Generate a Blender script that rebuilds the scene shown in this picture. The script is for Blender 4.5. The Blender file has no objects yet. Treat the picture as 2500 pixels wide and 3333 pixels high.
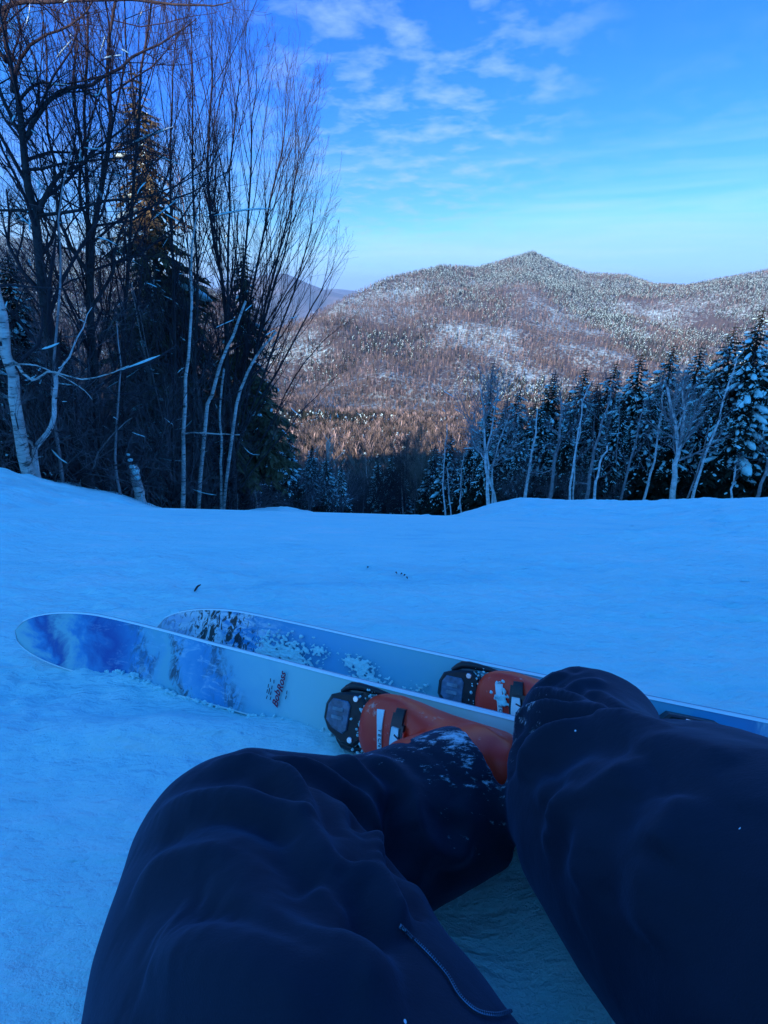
import bpy, bmesh, math, random
import numpy as np
from mathutils import Vector, Matrix, Euler
from mathutils.bvhtree import BVHTree

SC = bpy.context.scene
COL = SC.collection
R = math.radians

# ------------------------------------------------------------------ camera, sky, sun, exposure
PITCH = 26.0
cam = bpy.data.cameras.new('camera')
cam.sensor_fit = 'VERTICAL'
cam.sensor_height = 24.0
cam.lens = 24.0 * 1500 / 3333
cam.clip_start = 0.01
cam.clip_end = 60000
cam_ob = bpy.data.objects.new('camera', cam)
cam_ob.location = (0, 0, 0)
cam_ob.rotation_euler = (R(90 - PITCH), 0, 0)
COL.objects.link(cam_ob)
SC.camera = cam_ob

SUN_ELEV = 17.5
SUN_AZ = (-0.5, -0.866)          # horizontal direction towards the sun (behind, left)
sun = bpy.data.lights.new('sun', 'SUN')
sun.energy = 2.05
sun.angle = R(0.5)
sun.color = (1.0, 0.78, 0.68)
sun_ob = bpy.data.objects.new('sun', sun)
sd = Vector((SUN_AZ[0] * math.cos(R(SUN_ELEV)), SUN_AZ[1] * math.cos(R(SUN_ELEV)), math.sin(R(SUN_ELEV))))
sun_ob.rotation_euler = sd.to_track_quat('Z', 'Y').to_euler()
COL.objects.link(sun_ob)

world = bpy.data.worlds.new('World')
SC.world = world
world.use_nodes = True


class NT:
    """tiny node-tree helper"""
    def __init__(self, tree):
        self.t = tree
        tree.nodes.clear()

    def n(self, typ, **kw):
        nd = self.t.nodes.new(typ)
        ins = kw.pop('ins', {})
        for k, v in kw.items():
            setattr(nd, k, v)
        for k, v in ins.items():
            self.set(nd.inputs[k], v)
        return nd

    def set(self, sock, v):
        if isinstance(v, bpy.types.NodeSocket):
            self.t.links.new(v, sock)
        elif isinstance(v, bpy.types.Node):
            self.t.links.new(v.outputs[0], sock)
        else:
            if hasattr(sock, 'default_value') and isinstance(v, tuple) and len(v) == 3 and sock.type == 'RGBA':
                v = (*v, 1)
            sock.default_value = v

    def math(self, op, a, b=0.0, c=None, clamp=False):
        nd = self.n('ShaderNodeMath', operation=op, use_clamp=clamp)
        self.set(nd.inputs[0], a)
        self.set(nd.inputs[1], b)
        if c is not None:
            self.set(nd.inputs[2], c)
        return nd.outputs[0]

    def mix(self, fac, a, b, blend='MIX'):
        nd = self.n('ShaderNodeMix', data_type='RGBA', blend_type=blend)
        self.set(nd.inputs[0], fac)
        self.set(nd.inputs[6], a)
        self.set(nd.inputs[7], b)
        return nd.outputs[2]

    def noise(self, vec, scale, detail=4, rough=.5, dist=0.0):
        nd = self.n('ShaderNodeTexNoise')
        if vec is not None:
            self.set(nd.inputs['Vector'], vec)
        nd.inputs['Scale'].default_value = scale
        nd.inputs['Detail'].default_value = detail
        nd.inputs['Roughness'].default_value = rough
        nd.inputs['Distortion'].default_value = dist
        return nd

    def ramp(self, fac, stops, interp='LINEAR'):
        nd = self.n('ShaderNodeValToRGB')
        self.set(nd.inputs[0], fac)
        cr = nd.color_ramp
        cr.interpolation = interp
        while len(cr.elements) > 1:
            cr.elements.remove(cr.elements[-1])
        first = True
        for p, c in stops:
            if isinstance(c, (int, float)):
                c = (c, c, c)
            if first:
                e = cr.elements[0]
                e.position = p
                first = False
            else:
                e = cr.elements.new(p)
            e.color = (*c, 1)
        return nd.outputs[0]

    def mapping(self, vec, loc=(0, 0, 0), rot=(0, 0, 0), scale=(1, 1, 1)):
        nd = self.n('ShaderNodeMapping')
        self.set(nd.inputs[0], vec)
        nd.inputs[1].default_value = loc
        nd.inputs[2].default_value = rot
        nd.inputs[3].default_value = scale
        return nd.outputs[0]


def build_world():
    w = NT(world.node_tree)
    sky = w.n('ShaderNodeTexSky', sky_type='NISHITA', sun_disc=False)
    sky.sun_elevation = R(SUN_ELEV)
    sky.sun_rotation = math.atan2(SUN_AZ[0], SUN_AZ[1])
    sky.altitude = 800
    sky.air_density = 1.0
    sky.dust_density = 1.2
    sky.ozone_density = 2.0
    hsv = w.n('ShaderNodeHueSaturation', ins={'Saturation': 1.35, 'Value': 1.0, 'Color': sky})
    tint = w.mix(1.0, hsv.outputs[0], (0.14, 0.285, 0.64), 'MULTIPLY')
    d1 = Vector((.62, 1.0, .62)).normalized()
    dd = w.n('ShaderNodeVectorMath', operation='DOT_PRODUCT')
    w.set(dd.inputs[0], w.n('ShaderNodeTexCoord').outputs['Generated'])
    dd.inputs[1].default_value = d1
    deep = w.ramp(dd.outputs['Value'], [(.36, (0.12, 1.05, 3.2)), (.60, (0.03, .42, 1.9)), (.85, (0.004, .15, 1.1))])
    tint = w.mix(1.0, tint, deep, 'LIGHTEN')
    tint = w.mix(1.0, tint, (.72, 1.75, 2.85), 'DARKEN')
    tc = w.n('ShaderNodeTexCoord').outputs['Generated']
    sep = w.n('ShaderNodeSeparateXYZ', ins={0: tc})
    z = sep.outputs[2]
    zz = w.math('MAXIMUM', w.math('ADD', z, 0.12), 0.03)
    px = w.math('DIVIDE', sep.outputs[0], zz)
    py = w.math('DIVIDE', sep.outputs[1], zz)
    cb = w.n('ShaderNodeCombineXYZ', ins={0: px, 1: py, 2: 0.0}).outputs[0]
    # puffy, torn cloud
    n1 = w.noise(w.mapping(cb, rot=(0, 0, .5), scale=(1, 1.15, 1)), 5.0, 6, .58, .15).outputs[0]
    big = w.noise(w.mapping(cb, loc=(3.1, .4, 0)), .75, 2, .5).outputs[0]
    c1 = w.ramp(n1, [(.46, 0.0), (.76, 1.0)])
    b1 = w.ramp(big, [(.42, 0.0), (.6, 1.0)])
    # cloud bank ahead, high
    d0 = Vector((0.04, 1.0, 0.30)).normalized()
    dn = w.n('ShaderNodeVectorMath', operation='DOT_PRODUCT')
    w.set(dn.inputs[0], tc)
    dn.inputs[1].default_value = d0
    bank = w.ramp(dn.outputs['Value'], [(.945, 0.0), (.99, 1.0)])
    m1 = w.math('MULTIPLY', c1, w.math('MAXIMUM', w.math('MULTIPLY', b1, .25), bank))
    # thin streaks low over the horizon
    n2 = w.noise(w.mapping(tc, rot=(0, R(-3), 0), scale=(1.2, 1.2, 15)), 2.0, 5, .55, .5).outputs[0]
    s2 = w.ramp(n2, [(.42, 0.0), (.68, 1.0)])
    band = w.ramp(z, [(0.0, .35), (.05, .8), (.12, .7), (.24, 0.0)])
    m2 = w.math('MULTIPLY', s2, band)
    veil = w.ramp(z, [(0.0, .85), (.04, .45), (.11, .12), (.22, 0.0)])
    col = w.mix(w.math('MULTIPLY', veil, .8), tint, (1.15, 1.8, 2.5))
    col = w.mix(w.math('MULTIPLY', m2, .6, clamp=True), col, (1.35, 2.0, 2.6))
    col = w.mix(w.math('MULTIPLY', m1, .75, clamp=True), col, (.95, 1.5, 2.5))
    bg = w.n('ShaderNodeBackground', ins={'Color': col, 'Strength': 0.1})
    out = w.n('ShaderNodeOutputWorld')
    w.set(out.inputs[0], bg)


build_world()
vs = SC.view_settings
vs.view_transform = 'Standard'
vs.look = 'None'
vs.exposure = 2.3
vs.gamma = 1.0
vs.use_curve_mapping = False
SC.cycles.max_bounces = 6
SC.cycles.diffuse_bounces = 3
SC.cycles.volume_bounces = 0
SC.cycles.volume_step_rate = 20

# ------------------------------------------------------------------ geometry of the view, used only to measure the place from the photograph
FP = 1500.0
CP, SP = math.cos(R(PITCH)), math.sin(R(PITCH))


def ray(px, py):
    u = 1666.5 - py
    return np.array([px - 1250.0, FP * CP + u * SP, -FP * SP + u * CP]) / FP


def P(px, py, depth):
    return ray(px, py) * depth


def PY(px, py, y):
    r = ray(px, py)
    return r * (y / r[1])


# ------------------------------------------------------------------ numpy noise
def _h(ix, iy, seed):
    n = (ix.astype(np.int64) * 374761393 + iy.astype(np.int64) * 668265263 + seed * 1442695041) & 0xffffffff
    n = ((n ^ (n >> 13)) * 1274126177) & 0xffffffff
    return ((n ^ (n >> 16)) & 0xffff) / 65535.0


def vnoise(x, y, seed=0):
    x = np.asarray(x, float); y = np.asarray(y, float)
    ix = np.floor(x); iy = np.floor(y)
    fx = x - ix; fy = y - iy
    fx = fx * fx * (3 - 2 * fx); fy = fy * fy * (3 - 2 * fy)
    a = _h(ix, iy, seed); b = _h(ix + 1, iy, seed); c = _h(ix, iy + 1, seed); d = _h(ix + 1, iy + 1, seed)
    return (a * (1 - fx) + b * fx) * (1 - fy) + (c * (1 - fx) + d * fx) * fy - .5


def fbm(x, y, octv=4, seed=0, gain=.5):
    s = 0; a = 1.0
    for o in range(octv):
        s = s + a * vnoise(x, y, seed + o * 17)
        x = x * 2.03 + 5.1; y = y * 2.03 + 1.7
        a *= gain
    return s


def sstep(a, b, x):
    t = np.clip((x - a) / (b - a), 0, 1)
    return t * t * (3 - 2 * t)


# ------------------------------------------------------------------ terrain
H0, SL = -0.51, -0.30
lip_tab = [(-900, 1400, 6.), (0, 1532, 6.6), (84, 1548, 6.8), (219, 1578, 7.3), (397, 1618, 8.2), (506, 1658, 9), (590, 1684, 9.6),
           (700, 1693, 10.2), (759, 1696, 10.8), (800, 1672, 15.5), (915, 1656, 17), (1033, 1676, 17.5), (1060, 1686, 18), (1129, 1690, 24),
           (1260, 1684, 27), (1391, 1681, 27), (1432, 1690, 24), (1489, 1678, 18.5), (1607, 1645, 17), (1708, 1631, 16.5), (1842, 1634, 16),
           (2100, 1636, 15.5), (2500, 1624, 15), (3500, 1590, 14)]
ridge_tab = [(-1500, 700, 3000), (-400, 720, 3000), (150, 790, 3000), (350, 845, 2900), (600, 905, 2600), (760, 985, 2100), (860, 1085, 1700), (904, 1076, 1650),
             (1002, 1038, 1700), (1115, 978, 1800), (1250, 912, 2050), (1438, 867, 2400), (1551, 874, 2600), (1627, 853, 2750), (1732, 821, 2800),
             (1823, 863, 2750), (1913, 893, 2700), (2041, 899, 2600), (2132, 929, 2500), (2230, 931, 2500), (2380, 904, 2400), (2500, 882, 2400), (3600, 820, 2400)]


def tab(tb):
    A, E, D = [], [], []
    for px, py, d in tb:
        r = ray(px, py)
        A.append(r[0] / r[1]); E.append(r[2] / r[1]); D.append(d)
    return np.array(A), np.array(E), np.array(D)


LA, LE, LD = tab(lip_tab)
RA, RE, RD = tab(ridge_tab)
QY = np.array([0, 30, 60, 100, 150, 220, 300, 450, 600, 1000])
QV = np.array([-.53, -.54, -.535, -.495, -.43, -.375, -.335, -.295, -.27, -.225])


def HH(x, y, detail=True):
    x = np.asarray(x, float); y = np.asarray(y, float)
    a = x / np.maximum(y, 1.6)
    E = np.interp(a, LA, LE); D = np.interp(a, LA, LD)
    y0 = 1.3
    z0 = H0 + SL * y0
    # hermite from y0 to D
    t = np.clip((y - y0) / (D - y0), 0, 1)
    c0 = np.maximum(E * y0 - z0, .05)
    p = np.clip((-.3 - E) * (D - y0) / c0, 1.7, 5.5)
    zn = E * y - c0 * (1 - t) ** p
    zp = H0 + SL * y
    kk = sstep(.95, 2.1, y)
    z = np.where(y < .95, zp, np.minimum(zp, H0 + SL * y) * (1 - kk) + zn * kk)
    # beyond the lip
    q = np.interp(y, QY, QV)
    k = sstep(D * 1.0, D * 1.45 + 3, y)
    zb = (E * (1 - k) + np.minimum(q, E - .02) * k) * y
    far = sstep(100, 250, y)
    zb = zb * (1 - far) + q * y * far
    z = np.where(y > D, zb, z)
    # spur and gullies in the valley
    m = sstep(180, 600, y) * (1 - sstep(800, 950, y))
    z = z + m * 30 * fbm(x / 420 + 3, y / 420, 3, 5)
    foot = sstep(420, 700, y) * (1 - sstep(1200, 1700, y)) * 34 * fbm(x / 210 + 8, y / 260, 4, 15)
    # mountain
    re = np.interp(a, RA, RE); rd = np.interp(a, RA, RD)
    tt = (y - 950) / (rd - 950)
    zr = re * rd
    zv = QV[-1] * 950
    s = np.clip(tt, 0, 1)
    s = s ** 1.15
    zm = zv + (zr - zv) * s
    bump = fbm(x / 500 + .3, y / 700, 4, 9) * 95 * np.sin(np.pi * np.clip(tt, 0, 1)) ** 1.0
    zm = zm + bump
    zm = np.where(tt > 1, zr - (y - rd) * .35, zm)
    z = np.where(y > 950, zm, z) + foot
    # uphill behind the skier
    up = -y - 1.5
    z = np.where(y < -1.5, (H0 + SL * -1.5) + .46 * np.minimum(up, 62) + .02 * np.maximum(up - 62, 0), z)
    if detail:
        dn = sstep(40, 10, y)
        lat = fbm(x / 3.0, y / 1.6, 3, 21) * .10 * sstep(2.0, 5.0, y) * dn
        mid = fbm(x / .8 + .15 * y, y / .35, 5, 31, .62) * .075 * sstep(.8, 3.0, y) * dn
        cho = fbm(x * 5.5, y * 9 + x * 1.2, 5, 41, .62) * .021 * sstep(.25, .8, y) * dn
        leftr = sstep(-.35, -.7, x) * sstep(1.6, .9, y)
        fin = fbm(x * 26 + y * 6, y * 34, 3, 51) * .0042 * (1 + 1.2 * leftr)
        z = z + lat + mid + cho + np.where(np.abs(y) < 4, fin, 0)
        # old scrapes and foot marks on the right
        for cx, cy, l, w, dp, an in marks:
            X = (x - cx) * math.cos(an) + (y - cy) * math.sin(an)
            Y = -(x - cx) * math.sin(an) + (y - cy) * math.cos(an)
            z = z - dp * np.exp(-(X / l) ** 2 - (Y / w) ** 2)
        # faint old ski tracks across the run
        for y0_, k_, c_, dp, w_ in tracks:
            q_ = y - (y0_ + k_ * x + c_ * x * x)
            z = z - dp * (np.exp(-(q_ / w_) ** 2) - .5 * np.exp(-((q_ - 1.8 * w_) / w_) ** 2)) * sstep(-.12, .12, vnoise(x * .8 + y0_, y * .4, 71))
        # snow pressed by the seated body
        z = z + .035 * np.exp(-((x + .36) / .25) ** 2 - ((y - .52) / .05) ** 2)
        z = z - .03 * np.exp(-((x - .10) / .07) ** 2 - ((y - .26) / .06) ** 2) - .02 * np.exp(-((x - .13) / .03) ** 2 - ((y - .12) / .1) ** 2)
    return z


_rm = random.Random(8)
tracks = [(1.75, .12, .05, .010, .03), (2.1, -.05, .04, .012, .035), (2.35, -.03, .05, .012, .035), (2.9, .10, -.02, .018, .05), (3.6, .05, .03, .022, .06), (3.75, .02, .03, .022, .06), (4.8, -.12, .02, .030, .08),
          (5.8, .15, .01, .035, .10), (6.1, .13, .01, .035, .10), (7.6, -.1, .015, .045, .13), (9.3, .2, .0, .05, .16), (11.5, -.15, .01, .06, .2), (14, .1, .0, .07, .25)]
marks = []
for _px, _py in [(2240, 1880), (2270, 1885), (2190, 1925), (2290, 1925), (2420, 1900), (2480, 1960), (2380, 1980), (2460, 2035), (2330, 2070),
                 (2130, 2025), (2090, 1850), (1900, 1780), (1975, 1800), (1700, 1850), (1640, 1880), (2480, 1720), (2350, 1700), (2200, 1760), (2400, 2110), (1500, 1760), (1380, 1790)]:
    _r = ray(_px, _py)
    _t = H0 / (_r[2] - SL * _r[1]) if _py > 1850 else 3.0
    _y = 1.0
    for _i in range(60):
        _zz = float(HH(_r[0] / _r[1] * _y, _y, False))
        if _zz < _r[2] / _r[1] * _y:
            _y *= 1.05
        else:
            break
    marks.append((_r[0] / _r[1] * _y, _y, _rm.uniform(.04, .11) * _y / 2.0, _rm.uniform(.012, .03) * _y / 2.0, _rm.uniform(.018, .038) * min(_y / 2.0, 2.5), _rm.uniform(-.5, .1)))


def mesh_obj(name, V, F, mat=None, parent=None, smooth=True, kind=None, mats=None):
    me = bpy.data.meshes.new(name)
    V = np.asarray(V, np.float32)
    F = np.asarray(F)
    me.vertices.add(len(V))
    me.vertices.foreach_set('co', V.ravel())
    n = F.shape[1]
    keep = np.ones(F.shape, bool)
    if n == 4:
        keep[:, 3] = F[:, 3] != F[:, 2]      # a repeated last corner means a triangle
    tot = keep.sum(1).astype(np.int32)
    li = F[keep].astype(np.int32)
    me.loops.add(len(li))
    me.loops.foreach_set('vertex_index', li)
    me.polygons.add(len(F))
    me.polygons.foreach_set('loop_start', (np.cumsum(tot) - tot).astype(np.int32))
    me.polygons.foreach_set('loop_total', tot)
    me.polygons.foreach_set('use_smooth', np.full(len(F), smooth, bool))
    me.update(calc_edges=True)
    if mat:
        me.materials.append(mat)
    ob = bpy.data.objects.new(name, me)
    COL.objects.link(ob)
    if parent:
        ob.parent = parent
    if kind:
        ob['kind'] = kind
    return ob


def grid_faces(nr, nc):
    i = np.arange(nr - 1)[:, None] * nc + np.arange(nc - 1)[None, :]
    i = i.ravel()
    return np.stack([i, i + 1, i + nc + 1, i + nc], 1)


def tagged(o, label, cat, group=None, kind=None):
    o['label'] = label
    o['category'] = cat
    if group:
        o['group'] = group
    if kind:
        o['kind'] = kind
    return o


def empty(name, loc=(0, 0, 0)):
    o = bpy.data.objects.new(name, None)
    o.location = loc
    o.empty_display_size = .1
    COL.objects.link(o)
    return o


# ------------------------------------------------------------------ materials
def principled(m, **ins):
    t = NT(m.node_tree)
    b = t.n('ShaderNodeBsdfPrincipled')
    o = t.n('ShaderNodeOutputMaterial')
    t.set(o.inputs[0], b)
    for k, v in ins.items():
        t.set(b.inputs[k.replace('_', ' ')], v)
    return t, b


def newmat(name):
    m = bpy.data.materials.new(name)
    m.use_nodes = True
    return m


SNOW_C = (0.62, 0.95, 0.96)


def bump(t, b, h, dist, strength=1.0):
    bn = t.n('ShaderNodeBump')
    bn.inputs['Distance'].default_value = dist
    bn.inputs['Strength'].default_value = strength
    t.set(bn.inputs['Height'], h)
    t.set(b.inputs['Normal'], bn)


def mat_snow():
    m = newmat('snow')
    t, b = principled(m, Roughness=.75)
    b.inputs['Specular IOR Level'].default_value = .25
    pos = t.n('ShaderNodeNewGeometry').outputs['Position']
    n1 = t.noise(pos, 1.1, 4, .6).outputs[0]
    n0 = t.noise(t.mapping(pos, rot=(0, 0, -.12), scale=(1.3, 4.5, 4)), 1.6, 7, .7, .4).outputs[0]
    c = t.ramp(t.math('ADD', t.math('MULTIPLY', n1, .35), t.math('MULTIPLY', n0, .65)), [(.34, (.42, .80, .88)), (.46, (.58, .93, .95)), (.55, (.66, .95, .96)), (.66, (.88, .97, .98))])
    t.set(b.inputs['Base Color'], c)
    fine = t.noise(pos, 420, 3, .7).outputs[0]
    med = t.noise(t.mapping(pos, rot=(0, 0, .2), scale=(30, 60, 60)), 1.0, 4, .6).outputs[0]
    big = t.noise(t.mapping(pos, rot=(0, 0, -.15), scale=(2.2, 6, 6)), 1.0, 5, .65).outputs[0]
    h = t.math('ADD', t.math('MULTIPLY', fine, .003), t.math('ADD', t.math('MULTIPLY', med, .012), t.math('MULTIPLY', big, .05)))
    bump(t, b, h, 1.0, 1.0)
    return m


def mat_mountain():
    m = newmat('forest_floor_snow')
    t, b = principled(m, Roughness=.9)
    pos = t.n('ShaderNodeNewGeometry').outputs['Position']
    n1 = t.noise(pos, .004, 5, .6).outputs[0]
    n2 = t.noise(t.mapping(pos, scale=(1, 1, .4)), .11, 4, .7).outputs[0]
    f = t.math('ADD', t.math('MULTIPLY', n1, .6), t.math('MULTIPLY', n2, .6))
    c = t.ramp(f, [(.58, (.07, .06, .058)), (.80, SNOW_C)])
    t.set(b.inputs['Base Color'], c)
    return m


def simple(name, col, rough=.6, spec=.3, metal=0., noise=None, bumpd=None):
    m = newmat(name)
    t, b = principled(m, Roughness=rough)
    b.inputs['Specular IOR Level'].default_value = spec
    b.inputs['Metallic'].default_value = metal
    co = t.n('ShaderNodeTexCoord').outputs['Object']
    if noise:
        sc, amt = noise
        n1 = t.noise(co, sc, 5, .6).outputs[0]
        c = t.ramp(n1, [(.3, tuple(v * (1 - amt) for v in col)), (.7, tuple(min(1, v * (1 + amt)) for v in col))])
        t.set(b.inputs['Base Color'], c)
    else:
        b.inputs['Base Color'].default_value = (*col, 1)
    if bumpd:
        sc, d = bumpd
        bump(t, b, t.noise(co, sc, 4, .6).outputs[0], d)
    return m


def mat_birch():
    m = newmat('birch_bark')
    t, b = principled(m, Roughness=.7)
    pos = t.n('ShaderNodeNewGeometry').outputs['Position']
    n1 = t.noise(t.mapping(pos, scale=(5, 5, 28)), 1, 4, .7).outputs[0]
    n2 = t.noise(pos, 3.5, 3, .6).outputs[0]
    c = t.ramp(n1, [(.36, (.05, .045, .04)), (.46, (.55, .50, .47)), (.8, (.80, .76, .72))])
    c = t.mix(t.ramp(n2, [(.5, 0.), (.7, .7)]), c, (.16, .15, .16))
    t.set(b.inputs['Base Color'], c)
    bump(t, b, n1, .01)
    return m


M = {}
M['snow'] = mat_snow()
M['mountain'] = mat_mountain()
M['bark'] = simple('dark_bark', (.045, .038, .042), .85, .2, noise=(9, .5), bumpd=(30, .01))
M['twig'] = simple('twig_bark', (.04, .03, .038), .8, .2)
M['pale_bark'] = simple('pale_bark', (.66, .60, .60), .8, .2, noise=(6, .45), bumpd=(25, .01))
M['grey_bark'] = simple('grey_bark', (.30, .26, .27), .8, .2, noise=(6, .5), bumpd=(25, .01))
M['birch'] = mat_birch()
M['dim_bark'] = simple('dim_twig_bark', (.16, .13, .145), .8, .2)
M['needles'] = simple('spruce_needles', (.016, .024, .016), .8, .2, noise=(2.5, .5))
M['needles_brown'] = simple('spruce_needles_sun_tint', (.12, .10, .055), .8, .2, noise=(2.5, .5))  # brown cast of sunlit boughs put into the needle colour
M['far_needles'] = simple('far_conifer', (.018, .025, .02), .9, .1)
M['far_wood'] = simple('far_bare_wood', (.105, .092, .082), .9, .1)
M['far_pale'] = simple('far_pale_wood', (.42, .34, .31), .9, .1)
M['far_wood2'] = simple('far_bare_wood_tan', (.19, .158, .135), .9, .1)

# ------------------------------------------------------------------ ground meshes
def build_ground():
    # near patch
    xs = np.concatenate([np.linspace(-3.2, -1.3, 60, endpoint=False), np.linspace(-1.3, 1.3, 330, endpoint=False), np.linspace(1.3, 3.2, 60)])
    ys = np.concatenate([np.linspace(-1.5, -.1, 20, endpoint=False), np.linspace(-.1, 1.3, 210, endpoint=False), np.linspace(1.3, 2.6, 90)])
    X, Y = np.meshgrid(xs, ys)
    Z = HH(X, Y)
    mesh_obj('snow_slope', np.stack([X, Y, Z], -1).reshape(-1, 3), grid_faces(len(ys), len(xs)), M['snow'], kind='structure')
    # the run down to its edges, polar
    ys = 2.59 * (70 / 2.59) ** np.linspace(0, 1, 330)
    aa = np.linspace(-2.2, 2.2, 560)
    A, Y = np.meshgrid(aa, ys)
    X = A * Y
    Z = HH(X, Y)
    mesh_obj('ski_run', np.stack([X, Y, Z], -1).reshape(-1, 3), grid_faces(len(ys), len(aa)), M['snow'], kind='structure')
    ys = 69.5 * (3400 / 69.5) ** np.linspace(0, 1, 230)
    aa = np.linspace(-1.5, 1.6, 420)
    A, Y = np.meshgrid(aa, ys)
    X = A * Y
    Z = HH(X, Y) - .05
    mesh_obj('mountain_terrain', np.stack([X, Y, Z], -1).reshape(-1, 3), grid_faces(len(ys), len(aa)), M['mountain'], kind='structure')
    xs = np.linspace(-160, 160, 60)
    ys = np.concatenate([np.linspace(-150, -1.5, 40), np.linspace(-1.2, 3, 8)])
    X, Y = np.meshgrid(xs, ys)
    Z = HH(X, Y, False) - np.where(Y < -1.45, 0.0, .05)
    mesh_obj('uphill_slope', np.stack([X, Y, Z], -1).reshape(-1, 3), grid_faces(len(ys), len(xs)), M['snow'], kind='structure')


build_ground()


def far_mountain(name, pts, dist, depth, mat, zb=-900):
    """a distant massif: ridge profile measured at its distance, real slopes in front and behind"""
    pts = [(PY(px, py, dist)) for px, py in pts]
    X = np.linspace(pts[0][0], pts[-1][0], 220)
    Zr = np.interp(X, [p[0] for p in pts], [p[2] for p in pts])
    Zr = Zr + fbm(X / 900, X * 0 + 2, 5, 3) * dist * .005
    rows = []
    for t in np.linspace(-1, 1, 41):
        s = 1 - abs(t)
        n = fbm(X / 1300, X * 0 + t * 4, 5, 77) * depth * .10 * (1 - s) * s * 4
        z = zb + (Zr - zb) * s ** 1.0 + n
        rows.append(np.stack([X + t * 60, np.full_like(X, dist + t * depth), z], 1))
    V = np.concatenate(rows)
    return mesh_obj(name, V, grid_faces(41, 220), mat, kind='structure')


def mat_farmtn():
    m = newmat('far_mountain')
    t, b = principled(m, Roughness=.9)
    pos = t.n('ShaderNodeNewGeometry').outputs['Position']
    n1 = t.noise(pos, .0016, 7, .65).outputs[0]
    c = t.ramp(n1, [(.46, (.06, .08, .09)), (.62, (.14, .15, .17)), (.72, SNOW_C)])
    t.set(b.inputs['Base Color'], c)
    return m


M['farmtn'] = mat_farmtn()
far_mountain('far_mountain', [(-200, 1010), (300, 1000), (600, 965), (760, 925), (860, 898), (930, 890), (985, 915), (1060, 945), (1130, 962), (1250, 985), (1500, 1010), (1900, 1030)], 9000, 3200, M['farmtn'])
far_mountain('farther_mountain', [(300, 975), (900, 955), (1020, 944), (1100, 940), (1180, 950), (1300, 952), (1500, 960), (2300, 975)], 15000, 4000, M['farmtn'], -1200)


# ------------------------------------------------------------------ tube and tree builders
class Buf:
    def __init__(self):
        self.V = []; self.F = []; self.n = 0

    def add(self, V, F):
        self.V.append(np.asarray(V, np.float32)); self.F.append(np.asarray(F) + self.n); self.n += len(V)

    def tube(self, pts, rad, k=3):
        pts = np.asarray(pts, float); n = len(pts)
        rad = np.asarray(rad, float)
        tg = np.empty_like(pts)
        tg[1:-1] = pts[2:] - pts[:-2]; tg[0] = pts[1] - pts[0]; tg[-1] = pts[-1] - pts[-2]
        tg /= (np.linalg.norm(tg, axis=1)[:, None] + 1e-12)
        ref = np.array([0.31, .95, .05]) if abs(tg[0][0]) < .8 else np.array([0.05, .3, .95])
        a = np.cross(tg, ref); a /= (np.linalg.norm(a, axis=1)[:, None] + 1e-12)
        b = np.cross(tg, a)
        th = np.arange(k) * (2 * math.pi / k)
        ring = a[:, None, :] * np.cos(th)[None, :, None] + b[:, None, :] * np.sin(th)[None, :, None]
        V = (pts[:, None, :] + ring * rad[:, None, None]).reshape(-1, 3)
        i = np.arange(n - 1)[:, None] * k + np.arange(k)[None, :]
        j = np.arange(n - 1)[:, None] * k + (np.arange(k)[None, :] + 1) % k
        F = np.stack([i, j, j + k, i + k], -1).reshape(-1, 4)
        self.add(V, F)

    def obj(self, name, mat, parent=None, smooth=True, kind=None):
        if not self.V:
            return None
        return mesh_obj(name, np.concatenate(self.V), np.concatenate(self.F), mat, parent, smooth, kind)

    def mesh(self, name, mat, smooth=True):
        o = self.obj(name, mat, None, smooth)
        me = o.data
        bpy.data.objects.remove(o)
        return me


def unit(v):
    return v / (np.linalg.norm(v) + 1e-12)


def curve(pts, n):
    """catmull-rom resample"""
    pts = np.asarray(pts, float)
    m = len(pts)
    if m == 2:
        t = np.linspace(0, 1, n)[:, None]
        return pts[0] * (1 - t) + pts[1] * t
    e = np.vstack([2 * pts[0] - pts[1], pts, 2 * pts[-1] - pts[-2]])
    out = []
    for s in np.linspace(0, m - 1 - 1e-6, n):
        i = int(s); t = s - i
        p0, p1, p2, p3 = e[i], e[i + 1], e[i + 2], e[i + 3]
        out.append(.5 * ((2 * p1) + (-p0 + p2) * t + (2 * p0 - 5 * p1 + 4 * p2 - p3) * t * t + (-p0 + 3 * p1 - 3 * p2 + p3) * t ** 3))
    return np.array(out)


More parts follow.
